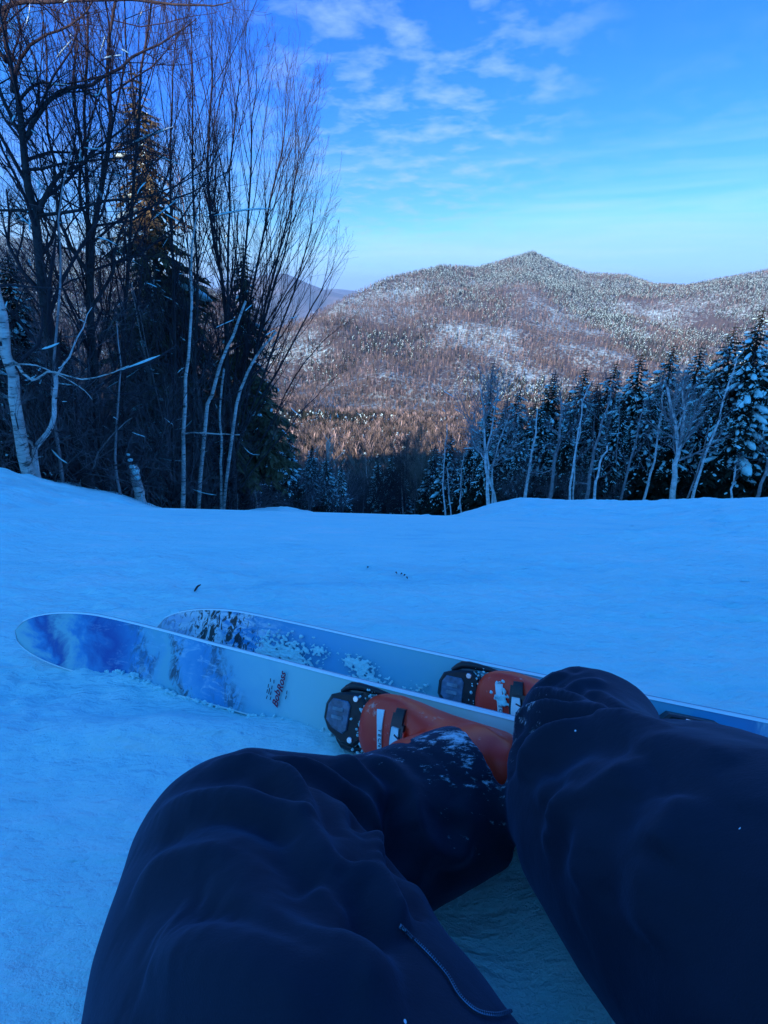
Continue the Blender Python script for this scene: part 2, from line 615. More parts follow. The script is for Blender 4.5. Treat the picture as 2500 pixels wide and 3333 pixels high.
def sprout(rng, buf, pts, rad, level, spec, length, limit_r=.0012, snowbuf=None):
    """side branches of the polyline pts; spec = list of per-level dicts"""
    sp = spec[level]
    n = sp['n'] if isinstance(sp['n'], int) else rng.randint(*sp['n'])
    t0 = sp.get('t0', .2)
    seg = len(pts) - 1
    for i in range(n):
        t = t0 + (0.98 - t0) * (i + rng.random()) / n
        f = t * seg
        k = min(int(f), seg - 1)
        q = f - k
        p = pts[k] * (1 - q) + pts[k + 1] * q
        tg = unit(pts[k + 1] - pts[k])
        r = rad[k] * (1 - q) + rad[k + 1] * q
        az = rng.uniform(0, 2 * math.pi)
        side = unit(np.cross(tg, np.array([math.cos(az), math.sin(az), .3])))
        an = R(rng.uniform(*sp['ang']))
        d = unit(tg * math.cos(an) + side * math.sin(an))
        prof = (1 - t) ** sp.get('pw', .6) if sp.get('shape', 'taper') == 'taper' else 1 - .6 * abs(t - .45)
        L = length * sp['len'] * (.35 + prof) * rng.uniform(.6, 1.15)
        ns = sp.get('seg', 3)
        up = sp.get('up', .1); jit = sp.get('jit', .12)
        q_ = p.copy(); line = [q_]
        for s_ in range(ns):
            d = unit(d + np.array([rng.gauss(0, jit), rng.gauss(0, jit), rng.gauss(0, jit) + up]))
            q_ = q_ + d * (L / ns)
            line.append(q_)
        line = np.array(line)
        r0 = max(min(r * sp.get('rr', .55), r * .9), limit_r)
        rr = np.linspace(r0, max(r0 * .3, limit_r * .8), ns + 1)
        buf.tube(line, rr, 3 if r0 < .012 else 5)
        if snowbuf is not None and level > 0 and rng.random() < .10 and abs(d[2]) < .7 and r0 > .003:
            snow_on(rng, snowbuf, line[1:], rr[1:])
        if level + 1 < len(spec):
            sprout(rng, buf, line, rr, level + 1, spec, L, limit_r, snowbuf)


def snow_on(rng, sb, line, rr, w=1.6, h=1.6):
    """a ridge of snow lying along the top of a limb"""
    line = curve(line, 6)
    r = np.interp(np.linspace(0, 1, 6), np.linspace(0, 1, len(rr)), rr) + .004
    off = np.zeros_like(line)
    r = np.minimum(r, .012)
    off[:, 2] = r * h
    rad = r * w * (.55 + .5 * np.array([rng.random() for _ in range(6)]))
    rad[0] *= .2; rad[-1] *= .2
    sb.tube(line + off, rad, 5)


SPEC_ASC = [dict(n=22, ang=(18, 38), len=.34, up=.10, jit=.07, seg=4, t0=.22, rr=.5, pw=.5),
            dict(n=7, ang=(20, 40), len=.42, up=.08, jit=.09, seg=3, t0=.15, rr=.55),
            dict(n=4, ang=(22, 45), len=.45, up=.05, jit=.10, seg=2, t0=.15, rr=.6)]
SPEC_WIDE = [dict(n=14, ang=(35, 75), len=.40, up=.05, jit=.16, seg=5, t0=.25, rr=.5, pw=.4),
             dict(n=8, ang=(30, 65), len=.50, up=.04, jit=.17, seg=4, t0=.15, rr=.55),
             dict(n=6, ang=(30, 60), len=.50, up=.03, jit=.15, seg=3, t0=.1, rr=.6)]
SPEC_LIMB = [dict(n=17, ang=(30, 65), len=.30, up=.07, jit=.18, seg=4, t0=.12, rr=.5, pw=.3),
             dict(n=8, ang=(28, 60), len=.50, up=.05, jit=.20, seg=3, t0=.12, rr=.6),
             dict(n=5, ang=(25, 55), len=.5, up=.04, jit=.15, seg=2, t0=.1, rr=.6)]
SPEC_FEW = [dict(n=8, ang=(30, 75), len=.22, up=.08, jit=.2, seg=4, t0=.25, rr=.45, pw=.2),
            dict(n=4, ang=(30, 60), len=.45, up=.04, jit=.2, seg=3, t0=.2, rr=.55),
            dict(n=2, ang=(30, 60), len=.5, up=.02, jit=.2, seg=2, t0=.2, rr=.6)]


def hero_tree(name, label, cat, y, stems, mat, spec, seed, twig=None, group=None, snow=True, nseg=12, wob=.012, limit=.0015):
    """stems = [(pixel polyline, base radius m, tip radius m, spec or None, y offset at tip)] measured at distance y"""
    rng = random.Random(seed)
    base = PY(*stems[0][0][0], y)
    base[2] -= .15
    root = empty(name, base)
    tagged(root, label, cat, group)
    tb, cb, sb = Buf(), Buf(), Buf()
    for st in stems:
        pl, r0, r1 = st[0], st[1], st[2]
        sp = st[3] if len(st) > 3 else spec
        dy = st[4] if len(st) > 4 else 0
        y0 = st[5] if len(st) > 5 else 0
        n = len(pl)
        pts = np.array([PY(px, py, y + y0 + dy * i / (n - 1)) for i, (px, py) in enumerate(pl)])
        if pl[0] == stems[0][0][0]:
            pts[0][2] -= .15
        pts = curve(pts, nseg)
        L = np.linalg.norm(np.diff(pts, axis=0), axis=1).sum()
        pts[1:-1] += np.array([[rng.gauss(0, wob), rng.gauss(0, wob), 0] for _ in range(nseg - 2)])
        pts = pts - base
        rad = r0 + (r1 - r0) * np.linspace(0, 1, nseg) ** .8
        tb.tube(pts, rad, 9 if r0 > .03 else 6)
        if sp:
            sprout(rng, cb, pts, rad, 0, sp, L, limit, sb if snow else None)
    tb.obj('trunk', mat, root)
    cb.obj('branches', twig or M['twig'], root)
    if snow:
        sb.obj('snow_on_branches', M['snow'], root, kind='stuff')
    return root


def spruce_meshes(h, rad, seed, dens=1.0, snow=.5, droop=.35, bare=.12, ragged=.35, low=False, snowsize=1.0):
    rng = random.Random(seed)
    tb, nb, sb = Buf(), Buf(), Buf()
    n = 10
    tp = np.array([[rng.gauss(0, .03), rng.gauss(0, .03), h * i / (n - 1)] for i in range(n)])
    tb.tube(tp, np.linspace(h * .014 + .02, .012, n), 7)
    z = h * bare
    snow0 = snow
    while z < h * .985:
        t = z / h
        snow = snow0 * float(sstep(.22, .5, t))
        rr = rad * (1 - t) ** .8 * (1 if t > bare + .08 else .75) + .06
        nb_ = max(4, int((6 + 2 * (1 - t)) * dens))
        a0 = rng.uniform(0, 6.28)
        for i in range(nb_):
            if rng.random() < ragged * .5:
                continue
            az = a0 + 6.283 * i / nb_ + rng.gauss(0, .22)
            L = rr * rng.uniform(1 - ragged, 1.12)
            d = np.array([math.cos(az), math.sin(az), 0])
            side = np.array([-d[1], d[0], 0])
            m = 5
            u = np.linspace(0, 1, m)
            dz = -droop * L * (u ** 1.1) * 1.1 + .18 * L * u ** 2.5 + L * .25 * (t > .85) * u
            sp = np.array([[0, 0, z]]) + d[None, :] * (L * u)[:, None]
            sp[:, 2] += dz
            nb.tube(sp, np.linspace(.012 + .004 * L, .004, m), 3)
            ns = max(8, int((9 if low else 52) * min(1, L / (rad + .01)) + 10))
            for k in range(ns):
                q = (k + rng.random()) / ns
                q = .12 + .88 * q
                f = q * (m - 1); kk = min(int(f), m - 2); ff = f - kk
                p = sp[kk] * (1 - ff) + sp[kk + 1] * ff
                s = 1 if rng.random() < .5 else -1
                sl = L * rng.uniform(.16, .34) * (1.15 - q * .7)
                e = p + side * s * sl * rng.uniform(.3, 1.0) + d * sl * rng.uniform(.3, .8)
                e[2] -= sl * rng.uniform(.15, 1.1)
                w = sl * rng.uniform(.16, .34)
                wd = unit(np.cross(e - p, np.array([rng.gauss(0, .4), rng.gauss(0, .4), 1.])))
                mid = p * .5 + e * .5
                th = np.array([0, 0, w * .45])
                V = [p, mid + wd * w, e + np.array([rng.gauss(0, .2), rng.gauss(0, .2), 0]) * sl, mid - wd * w, mid - th, mid + th * .4]
                nb.add(V, np.array([[0, 1, 2, 4], [0, 4, 2, 3], [0, 5, 2, 1], [0, 3, 2, 5]]))
                if rng.random() < snow * .55 and q > .25:
                    cc = p * .45 + e * .55
                    s2 = sl * .30 * snowsize
                    blob(sb, rng, cc + np.array([0, 0, s2 * .28]), unit(e - p), s2 * rng.uniform(.7, 1.5), s2 * rng.uniform(.45, .8), s2 * .35)
            if rng.random() < snow and L > .25:
                k0 = rng.uniform(.35, .6)
                uu = np.linspace(k0, 1.02, 5)
                pp = np.array([[np.interp(v, u, sp[:, j]) for j in range(3)] for v in uu])
                pp[:, 2] += .035 * L * snowsize
                wv = np.array([.03, .07, .085, .07, .02]) * L * snowsize * rng.uniform(.7, 1.3)
                sb.tube(pp, wv, 5)
        z += h * rng.uniform(.022, .036) / max(.6, dens) * (1.0 - .45 * t)
    return tb, nb, sb


def blob(buf, rng, c, d, a, b, hh):
    """small lumpy pillow of snow"""
    s = unit(np.cross(d, [0, 0, 1.]))
    u = np.cross(s, d)
    V = [c - d * a, c + d * a]
    ring = []
    for k in range(6):
        th = k * math.pi / 3
        ring.append((math.cos(th), math.sin(th)))
    for x in (-.55, .5):
        for cx, sy in ring:
            j = rng.uniform(.8, 1.2)
            V.append(c + d * a * x + s * b * cx * j + u * hh * sy * j)
    F = []
    for k in range(6):
        k2 = (k + 1) % 6
        F.append([0, 2 + k2, 2 + k, 2 + k]); F.append([2 + k, 2 + k2, 8 + k2, 8 + k]); F.append([1, 8 + k, 8 + k2, 8 + k2])
    # quads only: degenerate quads become triangles
    buf.add(V, np.array(F))


def fix_degenerate(ob):
    return ob


class Proto:
    """a set of meshes (part name, mesh); placed as Empty + linked-mesh children"""
    def __init__(self, parts, h):
        self.parts = parts; self.h = h

    def place(self, name, loc, label, cat, scale=1.0, rot=0.0, tilt=(0, 0), group=None, skip=()):
        e = empty(name, loc)
        e.rotation_euler = (tilt[0], tilt[1], rot)
        e.scale = (scale, scale, scale)
        tagged(e, label, cat, group)
        for pn, me in self.parts:
            if pn in skip:
                continue
            o = bpy.data.objects.new(pn, me)
            COL.objects.link(o)
            o.parent = e
            if 'snow' in pn:
                o['kind'] = 'stuff'
        return e


def clean(me):
    return me


def spruce_proto(h, rad, seed, needles='needles', **kw):
    tb, nb, sb = spruce_meshes(h, rad, seed, **kw)
    parts = [('trunk', tb.mesh('trunk', M['bark'])), ('foliage', nb.mesh('foliage', M[needles], False))]
    if sb.V:
        parts.append(('snow_load', clean(sb.mesh('snow_load', M['snow']))))
    return Proto(parts, h)


def bare_proto(h, r0, seed, spec, trunk='bark', twig='twig', snow=True, lean=.04, fork=False, limit=.003):
    rng = random.Random(seed)
    tb, cb, sb = Buf(), Buf(), Buf()
    n = 10
    stems = [(0., 0., 1.0, r0)]
    if fork:
        stems.append((rng.uniform(.12, .3) * h, rng.uniform(-.2, .2) * h, .85, r0 * .75))
    for dx, dy, hs, r in stems:
        pts = np.array([[dx * (i / (n - 1)) ** 1.3 + rng.gauss(0, lean * .25) * h * .3, dy * (i / (n - 1)) ** 1.3 + rng.gauss(0, lean * .25) * h * .3, h * hs * i / (n - 1)] for i in range(n)])
        pts[0] = 0
        rad = np.linspace(r, .006, n)
        tb.tube(pts, rad, 7)
        sprout(rng, cb, pts, rad, 0, spec, h, limit, sb if snow else None)
    parts = [('trunk', tb.mesh('trunk', M[trunk])), ('branches', cb.mesh('branches', M[twig]))]
    if snow and sb.V:
        parts.append(('snow_on_branches', sb.mesh('snow_on_branches', M['snow'])))
    return Proto(parts, h)


# ------------------------------------------------------------------ left edge of the run: individual trees
S1 = [dict(n=24, ang=(14, 30), len=.24, up=.16, jit=.06, seg=4, t0=.2, rr=.5, pw=.5),
      dict(n=7, ang=(16, 32), len=.40, up=.12, jit=.08, seg=3, t0=.15, rr=.55),
      dict(n=4, ang=(18, 38), len=.45, up=.08, jit=.09, seg=2, t0=.15, rr=.6)]

# far-left birch with a white leaning trunk
hero_tree('birch_tree', 'white birch with a thick leaning trunk at the far left edge of the snow', 'birch tree', 6.3,
          [([(92, 1556), (62, 1400), (45, 1250), (18, 1120), (-2, 1000), (-30, 850), (-80, 600)], .085, .035),
           ([(18, 1160), (70, 1200), (110, 1240), (150, 1212), (185, 1213), (260, 1235), (330, 1225), (420, 1190)], .022, .006, SPEC_FEW),
           ([(30, 1190), (90, 1185), (160, 1205), (260, 1260), (300, 1300)], .014, .004, SPEC_FEW)],
          M['birch'], SPEC_FEW, 11, snow=True)
hero_tree('birch_tree', 'small crooked birch forking low beside the far-left birch', 'birch tree', 6.6,
          [([(122, 1566), (118, 1500), (112, 1455), (150, 1418), (174, 1380), (170, 1320), (176, 1260), (182, 1225)], .042, .026, SPEC_FEW),
           ([(112, 1455), (90, 1430), (68, 1405), (40, 1380)], .026, .008, SPEC_FEW),
           ([(182, 1225), (230, 1150), (260, 1080), (300, 1000)], .018, .004, SPEC_FEW)],
          M['pale_bark'], None, 12)
L3 = SPEC_LIMB
hero_tree('maple_tree', 'big dark bare tree with spreading crooked limbs over the left side', 'bare tree', 7.4,
          [([(285, 1600), (262, 1450), (215, 1290), (170, 1150), (150, 1000), (128, 850), (112, 690), (76, 560), (75, 440), (60, 320), (20, 180), (10, 20)], .10, .02, L3),
           ([(128, 690), (160, 610), (205, 560), (262, 540), (320, 500), (420, 480), (520, 420)], .035, .005, L3),
           ([(76, 460), (115, 390), (190, 300), (320, 265), (430, 190), (540, 130), (640, 60)], .035, .005, L3),
           ([(70, 540), (110, 552), (200, 535), (320, 520), (420, 515), (520, 540)], .022, .004, L3),
           ([(116, 690), (40, 684), (-60, 690)], .028, .01, L3),
           ([(120, 700), (230, 690), (340, 655), (450, 645), (530, 622), (660, 560), (720, 500)], .024, .004, L3),
           ([(60, 330), (120, 270), (200, 275), (320, 250), (430, 230)], .02, .004, L3),
           ([(40, 300), (60, 200), (140, 120), (260, 60), (340, -60)], .026, .006, L3),
           ([(20, 200), (-60, 80), (-140, -100)], .03, .01, L3),
           ([(76, 450), (20, 350), (-20, 200), (10, 80), (60, -50)], .03, .008, L3),
           ([(-160, 160), (20, 20), (150, 8), (400, -2), (560, 12), (680, 18), (752, 6)], .030, .004, [dict(n=16, ang=(30, 70), len=.16, up=.02, jit=.2, seg=4, t0=.3, rr=.4, pw=.2), L3[1]])],
          M['bark'], L3, 13, nseg=16)
hero_tree('maple_tree', 'slim dark bare tree with arching limbs left of the tall spruce', 'bare tree', 8.2,
          [([(345, 1630), (330, 1450), (310, 1200), (296, 1000), (300, 800), (330, 600), (360, 420), (350, 240), (370, 40), (380, -120)], .07, .012, SPEC_LIMB),
           ([(300, 900), (230, 800), (190, 700), (180, 560), (150, 380), (160, 200), (130, 0)], .035, .006, SPEC_LIMB),
           ([(298, 1000), (360, 900), (380, 790), (440, 660), (480, 560), (560, 470)], .03, .006, SPEC_LIMB),
           ([(305, 760), (260, 640), (270, 480), (240, 300), (250, 120), (220, -60)], .028, .005, SPEC_ASC)],
          M['bark'], SPEC_LIMB, 14, nseg=14)
hero_tree('bare_sapling', 'thin grey sapling rising between the far-left birches', 'sapling', 7.0,
          [([(200, 1585), (190, 1450), (170, 1300), (180, 1100), (200, 900), (190, 700), (230, 500)], .03, .006)], M['grey_bark'], SPEC_FEW, 15)
hero_tree('bare_sapling', 'pair of pale crooked stems left of the snow-capped stump', 'sapling', 7.6,
          [([(395, 1630), (380, 1540), (375, 1420), (385, 1320), (392, 1200), (380, 1050)], .03, .008),
           ([(270, 1590), (300, 1520), (330, 1460), (380, 1400), (430, 1360)], .025, .006)], M['grey_bark'], SPEC_FEW, 16)
hero_tree('bare_tree', 'dark double-trunked bare tree behind the snow-capped stump', 'bare tree', 8.6,
          [([(430, 1650), (410, 1450), (400, 1200), (410, 950), (430, 700), (450, 420), (470, 160), (500, -60)], .05, .01, S1),
           ([(300, 1620), (290, 1400), (292, 1150), (285, 900), (290, 640), (270, 380), (290, 120), (270, -80)], .055, .01, S1)], M['bark'], S1, 17)
# poplars
popl = [
    ('tall slender poplar nearest the big spruce, top touching the sky edge', [(560, 1670), (565, 1400), (570, 1100), (560, 800), (555, 500), (560, 250), (575, 80)], 9.2, 21),
    ('tall slender poplar with a dark even stem right of the big spruce', [(630, 1690), (625, 1400), (640, 1100), (640, 800), (628, 500), (625, 230), (622, 60)], 9.6, 22),
    ('tallest straight poplar, its dark stem ending the dense clump', [(762, 1700), (756, 1450), (742, 1200), (728, 950), (690, 750), (678, 500), (692, 250), (690, 20)], 10.2, 23),
    ('slender poplar with fine upright twigs beside the tallest poplar', [(715, 1695), (720, 1450), (735, 1150), (745, 850), (750, 600), (770, 350), (786, 150)], 9.9, 24),
    ('poplar with a broom-like top, fourth from the right of its clump', [(740, 1700), (748, 1400), (770, 1150), (790, 900), (815, 600), (820, 400), (836, 215)], 10.3, 25),
    ('shorter slender poplar leaning right before the open sky', [(745, 1700), (765, 1400), (800, 1150), (830, 900), (880, 650), (915, 500), (928, 395)], 10.4, 26),
    ('thin poplar with a curved stem reaching over the valley', [(750, 1700), (780, 1400), (830, 1150), (880, 920), (935, 720), (965, 560), (972, 440)], 10.6, 27),
]
for lb, pl, y, sd_ in popl:
    hero_tree('poplar_tree', lb, 'poplar tree', y, [(pl, .045 if sd_ != 23 else .07, .005)], M['bark'], S1, sd_, group='tall bare poplars at the left edge of the run', nseg=14)
S_W = [dict(n=14, ang=(10, 24), len=.20, up=.10, jit=.06, seg=4, t0=.25, rr=.5, pw=.4),
       dict(n=5, ang=(14, 30), len=.40, up=.06, jit=.08, seg=3, t0=.2, rr=.55),
       dict(n=3, ang=(18, 35), len=.45, up=.04, jit=.09, seg=2, t0=.2, rr=.6)]
hero_tree('willow_bush', 'many-stemmed bare willow fanning out to the right over the valley', 'willow', 10.4,
          [([(700, 1700), (740, 1480), (800, 1250), (860, 1050), (920, 850), (950, 680), (955, 560)], .045, .005, S_W),
           ([(700, 1700), (760, 1480), (840, 1280), (910, 1080), (975, 900), (1010, 760), (1022, 650)], .04, .005, S_W),
           ([(700, 1700), (750, 1500), (830, 1330), (930, 1160), (1010, 1010), (1055, 930), (1090, 850)], .04, .004, S_W),
           ([(700, 1700), (720, 1500), (770, 1300), (830, 1150), (925, 980), (995, 860), (1035, 760)], .035, .004, S_W),
           ([(700, 1700), (790, 1540), (880, 1380), (960, 1230), (1040, 1120), (1110, 1060)], .03, .004, S_W),
           ([(700, 1700), (800, 1560), (900, 1440), (990, 1330), (1060, 1260), (1100, 1220)], .025, .003, S_W),
           ([(700, 1700), (730, 1470), (790, 1200), (850, 980), (930, 760), (950, 620)], .035, .004, S_W)],
          M['bark'], None, 31, nseg=14)
hero_tree('birch_tree', 'thin upright white birch in the middle of the left thicket', 'birch tree', 8.9,
          [([(590, 1672), (597, 1540), (600, 1400), (602, 1250), (612, 1150), (625, 1000), (618, 850), (640, 700)], .05, .012, SPEC_FEW),
           ([(600, 1412), (640, 1408), (700, 1412), (780, 1415)], .02, .012, SPEC_FEW)], M['birch'], SPEC_FEW, 32)
hero_tree('birch_tree', 'pale leaning birch trunk with a snow strip, crossing the thicket', 'birch tree', 9.4,
          [([(640, 1690), (670, 1370), (695, 1270), (735, 1150), (770, 1060), (800, 980)], .045, .02, SPEC_FEW)], M['birch'], SPEC_FEW, 33)
hero_tree('birch_tree', 'second pale leaning trunk, behind and right of the first', 'birch tree', 9.8,
          [([(720, 1695), (765, 1340), (800, 1230), (840, 1150), (900, 1080)], .04, .02, SPEC_FEW)], M['birch'], SPEC_FEW, 34)
hero_tree('birch_tree', 'short white birch trunk at the foot of the tall poplars', 'birch tree', 9.8,
          [([(722, 1693), (720, 1560), (722, 1450), (716, 1330), (730, 1200)], .035, .02, SPEC_FEW)], M['birch'], SPEC_FEW, 35)
hero_tree('birch_tree', 'thin white birch just right of the dark poplar stem', 'birch tree', 11,
          [([(772, 1688), (768, 1560), (775, 1450), (770, 1300)], .025, .012, SPEC_FEW)], M['birch'], SPEC_FEW, 36)
# snow-capped stump
st = hero_tree('birch_stump', 'broken white birch stump capped with snow at the left snow edge', 'tree stump', 8.0,
               [([(462, 1640), (452, 1590), (440, 1545), (432, 1515)], .10, .075, None)], M['birch'], None, 37, snow=False)
_b = Buf()
_rng = random.Random(5)
_o = np.array(st.location)
for px, py, a in [(441, 1535, .075), (430, 1520, .06), (424, 1497, .05), (418, 1480, .035), (447, 1556, .06)]:
    c = PY(px, py, 7.93) - _o
    blob(_b, _rng, c, np.array([1., 0, 0]), a, a * .8, a * .7)
_b.obj('snow_cap', M['snow'], st, kind='stuff')

# conifers at the left
SPL = dict(dens=1.1, snow=.25)
protoA = spruce_proto(9.5, 2.6, 101, needles='needles_brown', dens=1.5, snow=.05, droop=.62, bare=.24, ragged=.6)
protoB = spruce_proto(6.0, 1.5, 102, dens=1.25, snow=.30, droop=.45, bare=.03, ragged=.4)
protoC = spruce_proto(6.5, 1.75, 103, dens=1.25, snow=.30, droop=.5, bare=.05, ragged=.35, snowsize=1.15)
protoD = spruce_proto(8.0, 2.35, 104, dens=1.25, snow=.38, droop=.55, bare=.10, ragged=.35, snowsize=1.2)
protoE = spruce_proto(7.0, 1.2, 105, dens=1.0, snow=.45, droop=.5, bare=.25, ragged=.5, snowsize=1.1)


def put(proto, name, px, py, y, top, label, cat='spruce tree', rot=0, group=None, tilt=None, sink=.3):
    """stand proto with its foot behind pixel (px, py) at distance y, its tip at height pixel top"""
    b = PY(px, py, y)
    b[2] = min(b[2], float(HH(b[0], b[1], False)))
    tx, ty = top
    t = PY(tx, ty, y)
    h = math.sqrt((t[2] - b[2]) ** 2 + (t[0] - b[0]) ** 2)
    s = h / proto.h
    an = math.atan2(t[0] - b[0], t[2] - b[2])
    b[2] -= sink * .2
    e = proto.place(name, b, label, cat, s, 0, (0, 0), group)
    e.rotation_euler = (Euler((0, an, 0)).to_matrix() @ Euler((0, 0, rot)).to_matrix()).to_euler()
    return e


put(protoA, 'spruce_tree', 592, 1640, 11.8, (425, 175), 'tallest ragged brownish spruce rising through the bare trees at left', rot=1.0)
put(protoA, 'spruce_tree', 800, 1660, 11.5, (790, 760), 'thin ragged spruce just right of the tallest poplar stem', rot=3.0)
put(protoB, 'spruce_tree', 60, 1560, 8.0, (20, 800), 'dark dense spruce filling the far-left corner behind the birch', rot=.5)
put(protoB, 'spruce_tree', 210, 1590, 9.0, (190, 1060), 'dark spruce behind the crooked forking birch', rot=2.5)
put(protoB, 'spruce_tree', 460, 1640, 10.5, (430, 1330), 'dark low spruce behind the snow-capped stump', rot=4.1)
put(protoB, 'spruce_tree', 640, 1670, 12, (690, 1290), 'dark spruce at the centre of the left thicket', rot=5.1)
put(protoC, 'spruce_tree', 900, 1670, 19, (880, 1350), 'snow-flecked low spruce at the right end of the left thicket', rot=5.1)
put(protoC, 'spruce_tree', -60, 1500, 7.0, (-120, 900), 'snow-laden spruce cut by the left picture border', rot=1.1)
put(protoB, 'spruce_tree', 560, 1650, 13, (545, 1400), 'dark short spruce behind the thin upright birch', rot=0.3)
put(protoB, 'spruce_tree', 345, 1620, 11, (350, 1320), 'dark short spruce behind the slim arching tree', rot=0.9)
put(protoB, 'spruce_tree', 760, 1680, 15, (830, 1330), 'dark spruce low behind the willow stems', rot=2.2)

for _px, _y, _tp, _pr, _lb in [(930, 18.5, (945, 1395), protoC, 'small snow-flecked spruce on the mound right of the willow'), (1010, 20, (1015, 1440), protoB, 'small dark spruce right of the snow-flecked one on the mound'),
                              (1060, 23, (1062, 1475), protoC, 'smallest snow-flecked spruce left of the gap in the trees'), (1105, 28, (1110, 1500), protoB, 'little dark spruce at the left side of the gap in the trees'),
                              (840, 16, (845, 1290), protoC, 'snow-speckled spruce under the willow stems'), (500, 9.9, (505, 1330), protoC, 'snow-speckled little spruce right of the snow-capped stump'),
                              (280, 9.2, (275, 1290), protoC, 'snow-speckled little spruce behind the slim arching tree'), (690, 11.2, (700, 1330), protoC, 'snow-speckled little spruce under the tall poplars'),
                              (395, 10.0, (390, 1230), protoE, 'thin snowy spruce between the slim arching tree and the stump'), (130, 8.6, (140, 1180), protoC, 'snow-speckled spruce between the two far-left birches')]:
    put(_pr, 'spruce_tree', _px, 1660, _y, _tp, _lb, rot=_px * .01)

# thicket of saplings and brush (individual bushes)
bush_spec = [dict(n=9, ang=(20, 50), len=.45, up=.04, jit=.16, seg=4, t0=.08, rr=.6, pw=.4),
             dict(n=6, ang=(25, 55), len=.5, up=.03, jit=.16, seg=3, t0=.1, rr=.6),
             dict(n=3, ang=(25, 55), len=.5, up=.02, jit=.16, seg=2, t0=.1, rr=.6)]


def bush_proto(seed, h, nst, spread, mat='twig', snow=True):
    rng = random.Random(seed)
    tb, cb, sb = Buf(), Buf(), Buf()
    for i in range(nst):
        az = rng.uniform(0, 6.28); an = abs(rng.gauss(0, spread))
        d = np.array([math.cos(az) * math.sin(an), math.sin(az) * math.sin(an), math.cos(an)])
        L = h * rng.uniform(.55, 1.05)
        p = np.array([rng.gauss(0, .12) * h * .4, rng.gauss(0, .12) * h * .4, -.1])
        pts = [p]
        for s in range(6):
            d = unit(d + np.array([rng.gauss(0, .1), rng.gauss(0, .1), -.02]))
            p = p + d * L / 6
            pts.append(p)
        rad = np.linspace(.018, .004, 7) * (h / 2.5) ** .5
        tb.tube(np.array(pts), rad, 5)
        sprout(rng, cb, np.array(pts), rad, 0, bush_spec, L, .0018, sb if snow else None)
    parts = [('stems', tb.mesh('stems', M[mat])), ('twigs', cb.mesh('twigs', M['dim_bark']))]
    if sb.V:
        parts.append(('snow_on_branches', sb.mesh('snow_on_branches', M['snow'])))
    return Proto(parts, h)


bushA = bush_proto(201, 2.4, 7, .45)
bushB = bush_proto(202, 2.6, 6, .7)
bushC = bush_proto(203, 2.2, 5, .55, 'grey_bark')
rg = random.Random(77)
bl = [(150, 7.8), (240, 8.4), (330, 8.8), (440, 9.3), (500, 9.2), (560, 9.8), (620, 10.6), (665, 10.2), (700, 11.2), (740, 11.6), (790, 12.5), (830, 14), (870, 18.5), (930, 18.6),
      (985, 19), (1040, 20), (1090, 24), (1120, 29), (850, 20.5), (900, 22), (960, 22.5), (1010, 24), (60, 7.4), (-20, 7.2), (400, 9.9), (580, 11.5), (680, 13), (770, 14.5)]
bush_words = {0: 'bare dark brush', 1: 'wide bare brush', 2: 'grey-stemmed bare brush'}


def zoneL(px):
    for lim, w in ((100, 'the far-left birch'), (280, 'the crooked forking birch'), (430, 'the slim arching tree'), (540, 'the snow-capped stump'), (660, 'the thin upright birch'), (770, 'the tall poplars'), (880, 'the fanning willow')):
        if px < lim:
            return w
    return 'the snow mound right of the willow'


def zoneR(px):
    for lim, w in ((1620, 'the three-stemmed birch'), (1770, 'the pale knobbly trunk'), (1880, 'the slender bright birch'), (2010, 'the short bending trunk'), (2130, 'the straight pale trunk'), (2240, 'the big twisted birch'), (2380, 'the long leaning birch')):
        if px < lim:
            return w
    return 'the crooked short snag'

bl += [(rg.uniform(-60, 780), None) for _ in range(26)]
for i, (px, y) in enumerate(bl):
    k = i % 3
    if y is None:
        r_ = ray(px, 1600)
        y = float(np.interp(r_[0] / r_[1], LA, LD)) + rg.uniform(.15, .9)
    b = PY(px, 1500, y)
    b[2] = float(HH(b[0], b[1], False)) - .05
    pr = (bushA, bushB, bushC)[k]
    pr.place('bare_bush', b, bush_words[k] + ' at the foot of ' + zoneL(px), 'bush', rg.uniform(.75, 1.25) * (1 if y < 14 else 1.3), rg.uniform(0, 6.28), group='bare brush along the left forest edge')
b = PY(800, 1690, 10.8)
b[2] = float(HH(b[0], b[1], False)) + .05
e = bushB.place('fallen_branch', b, 'dark fallen branch with bare twigs lying on the snow right of the left trees', 'branch', .8, .4, (0, R(82)), skip=('snow_on_branches',))

# more slim trunks inside the left forest
fillL = [bare_proto(8, .045, 301, S1, limit=.004), bare_proto(7.5, .05, 302, SPEC_WIDE, limit=.005), bare_proto(7, .045, 303, SPEC_FEW, 'birch', limit=.005), bare_proto(8, .05, 304, SPEC_ASC, 'grey_bark', limit=.005)]
lw = ['slim dark bare tree', 'crooked bare tree with wide limbs', 'pale thin birch', 'grey slender bare tree']
for i in range(34):
    px = rg.uniform(-150, 860); y = rg.uniform(9.5, 17) + max(0, px - 500) / 200
    b = PY(px, 1600, y)
    b[2] = float(HH(b[0], b[1], False)) - .1
    k = i % 4
    fillL[k].place('forest_tree', b, lw[k] + ' standing behind ' + zoneL(px), 'bare tree', rg.uniform(.6, .95), rg.uniform(0, 6.28), (rg.gauss(0, .06), rg.gauss(0, .07)), group='bare trees deeper in the left forest')

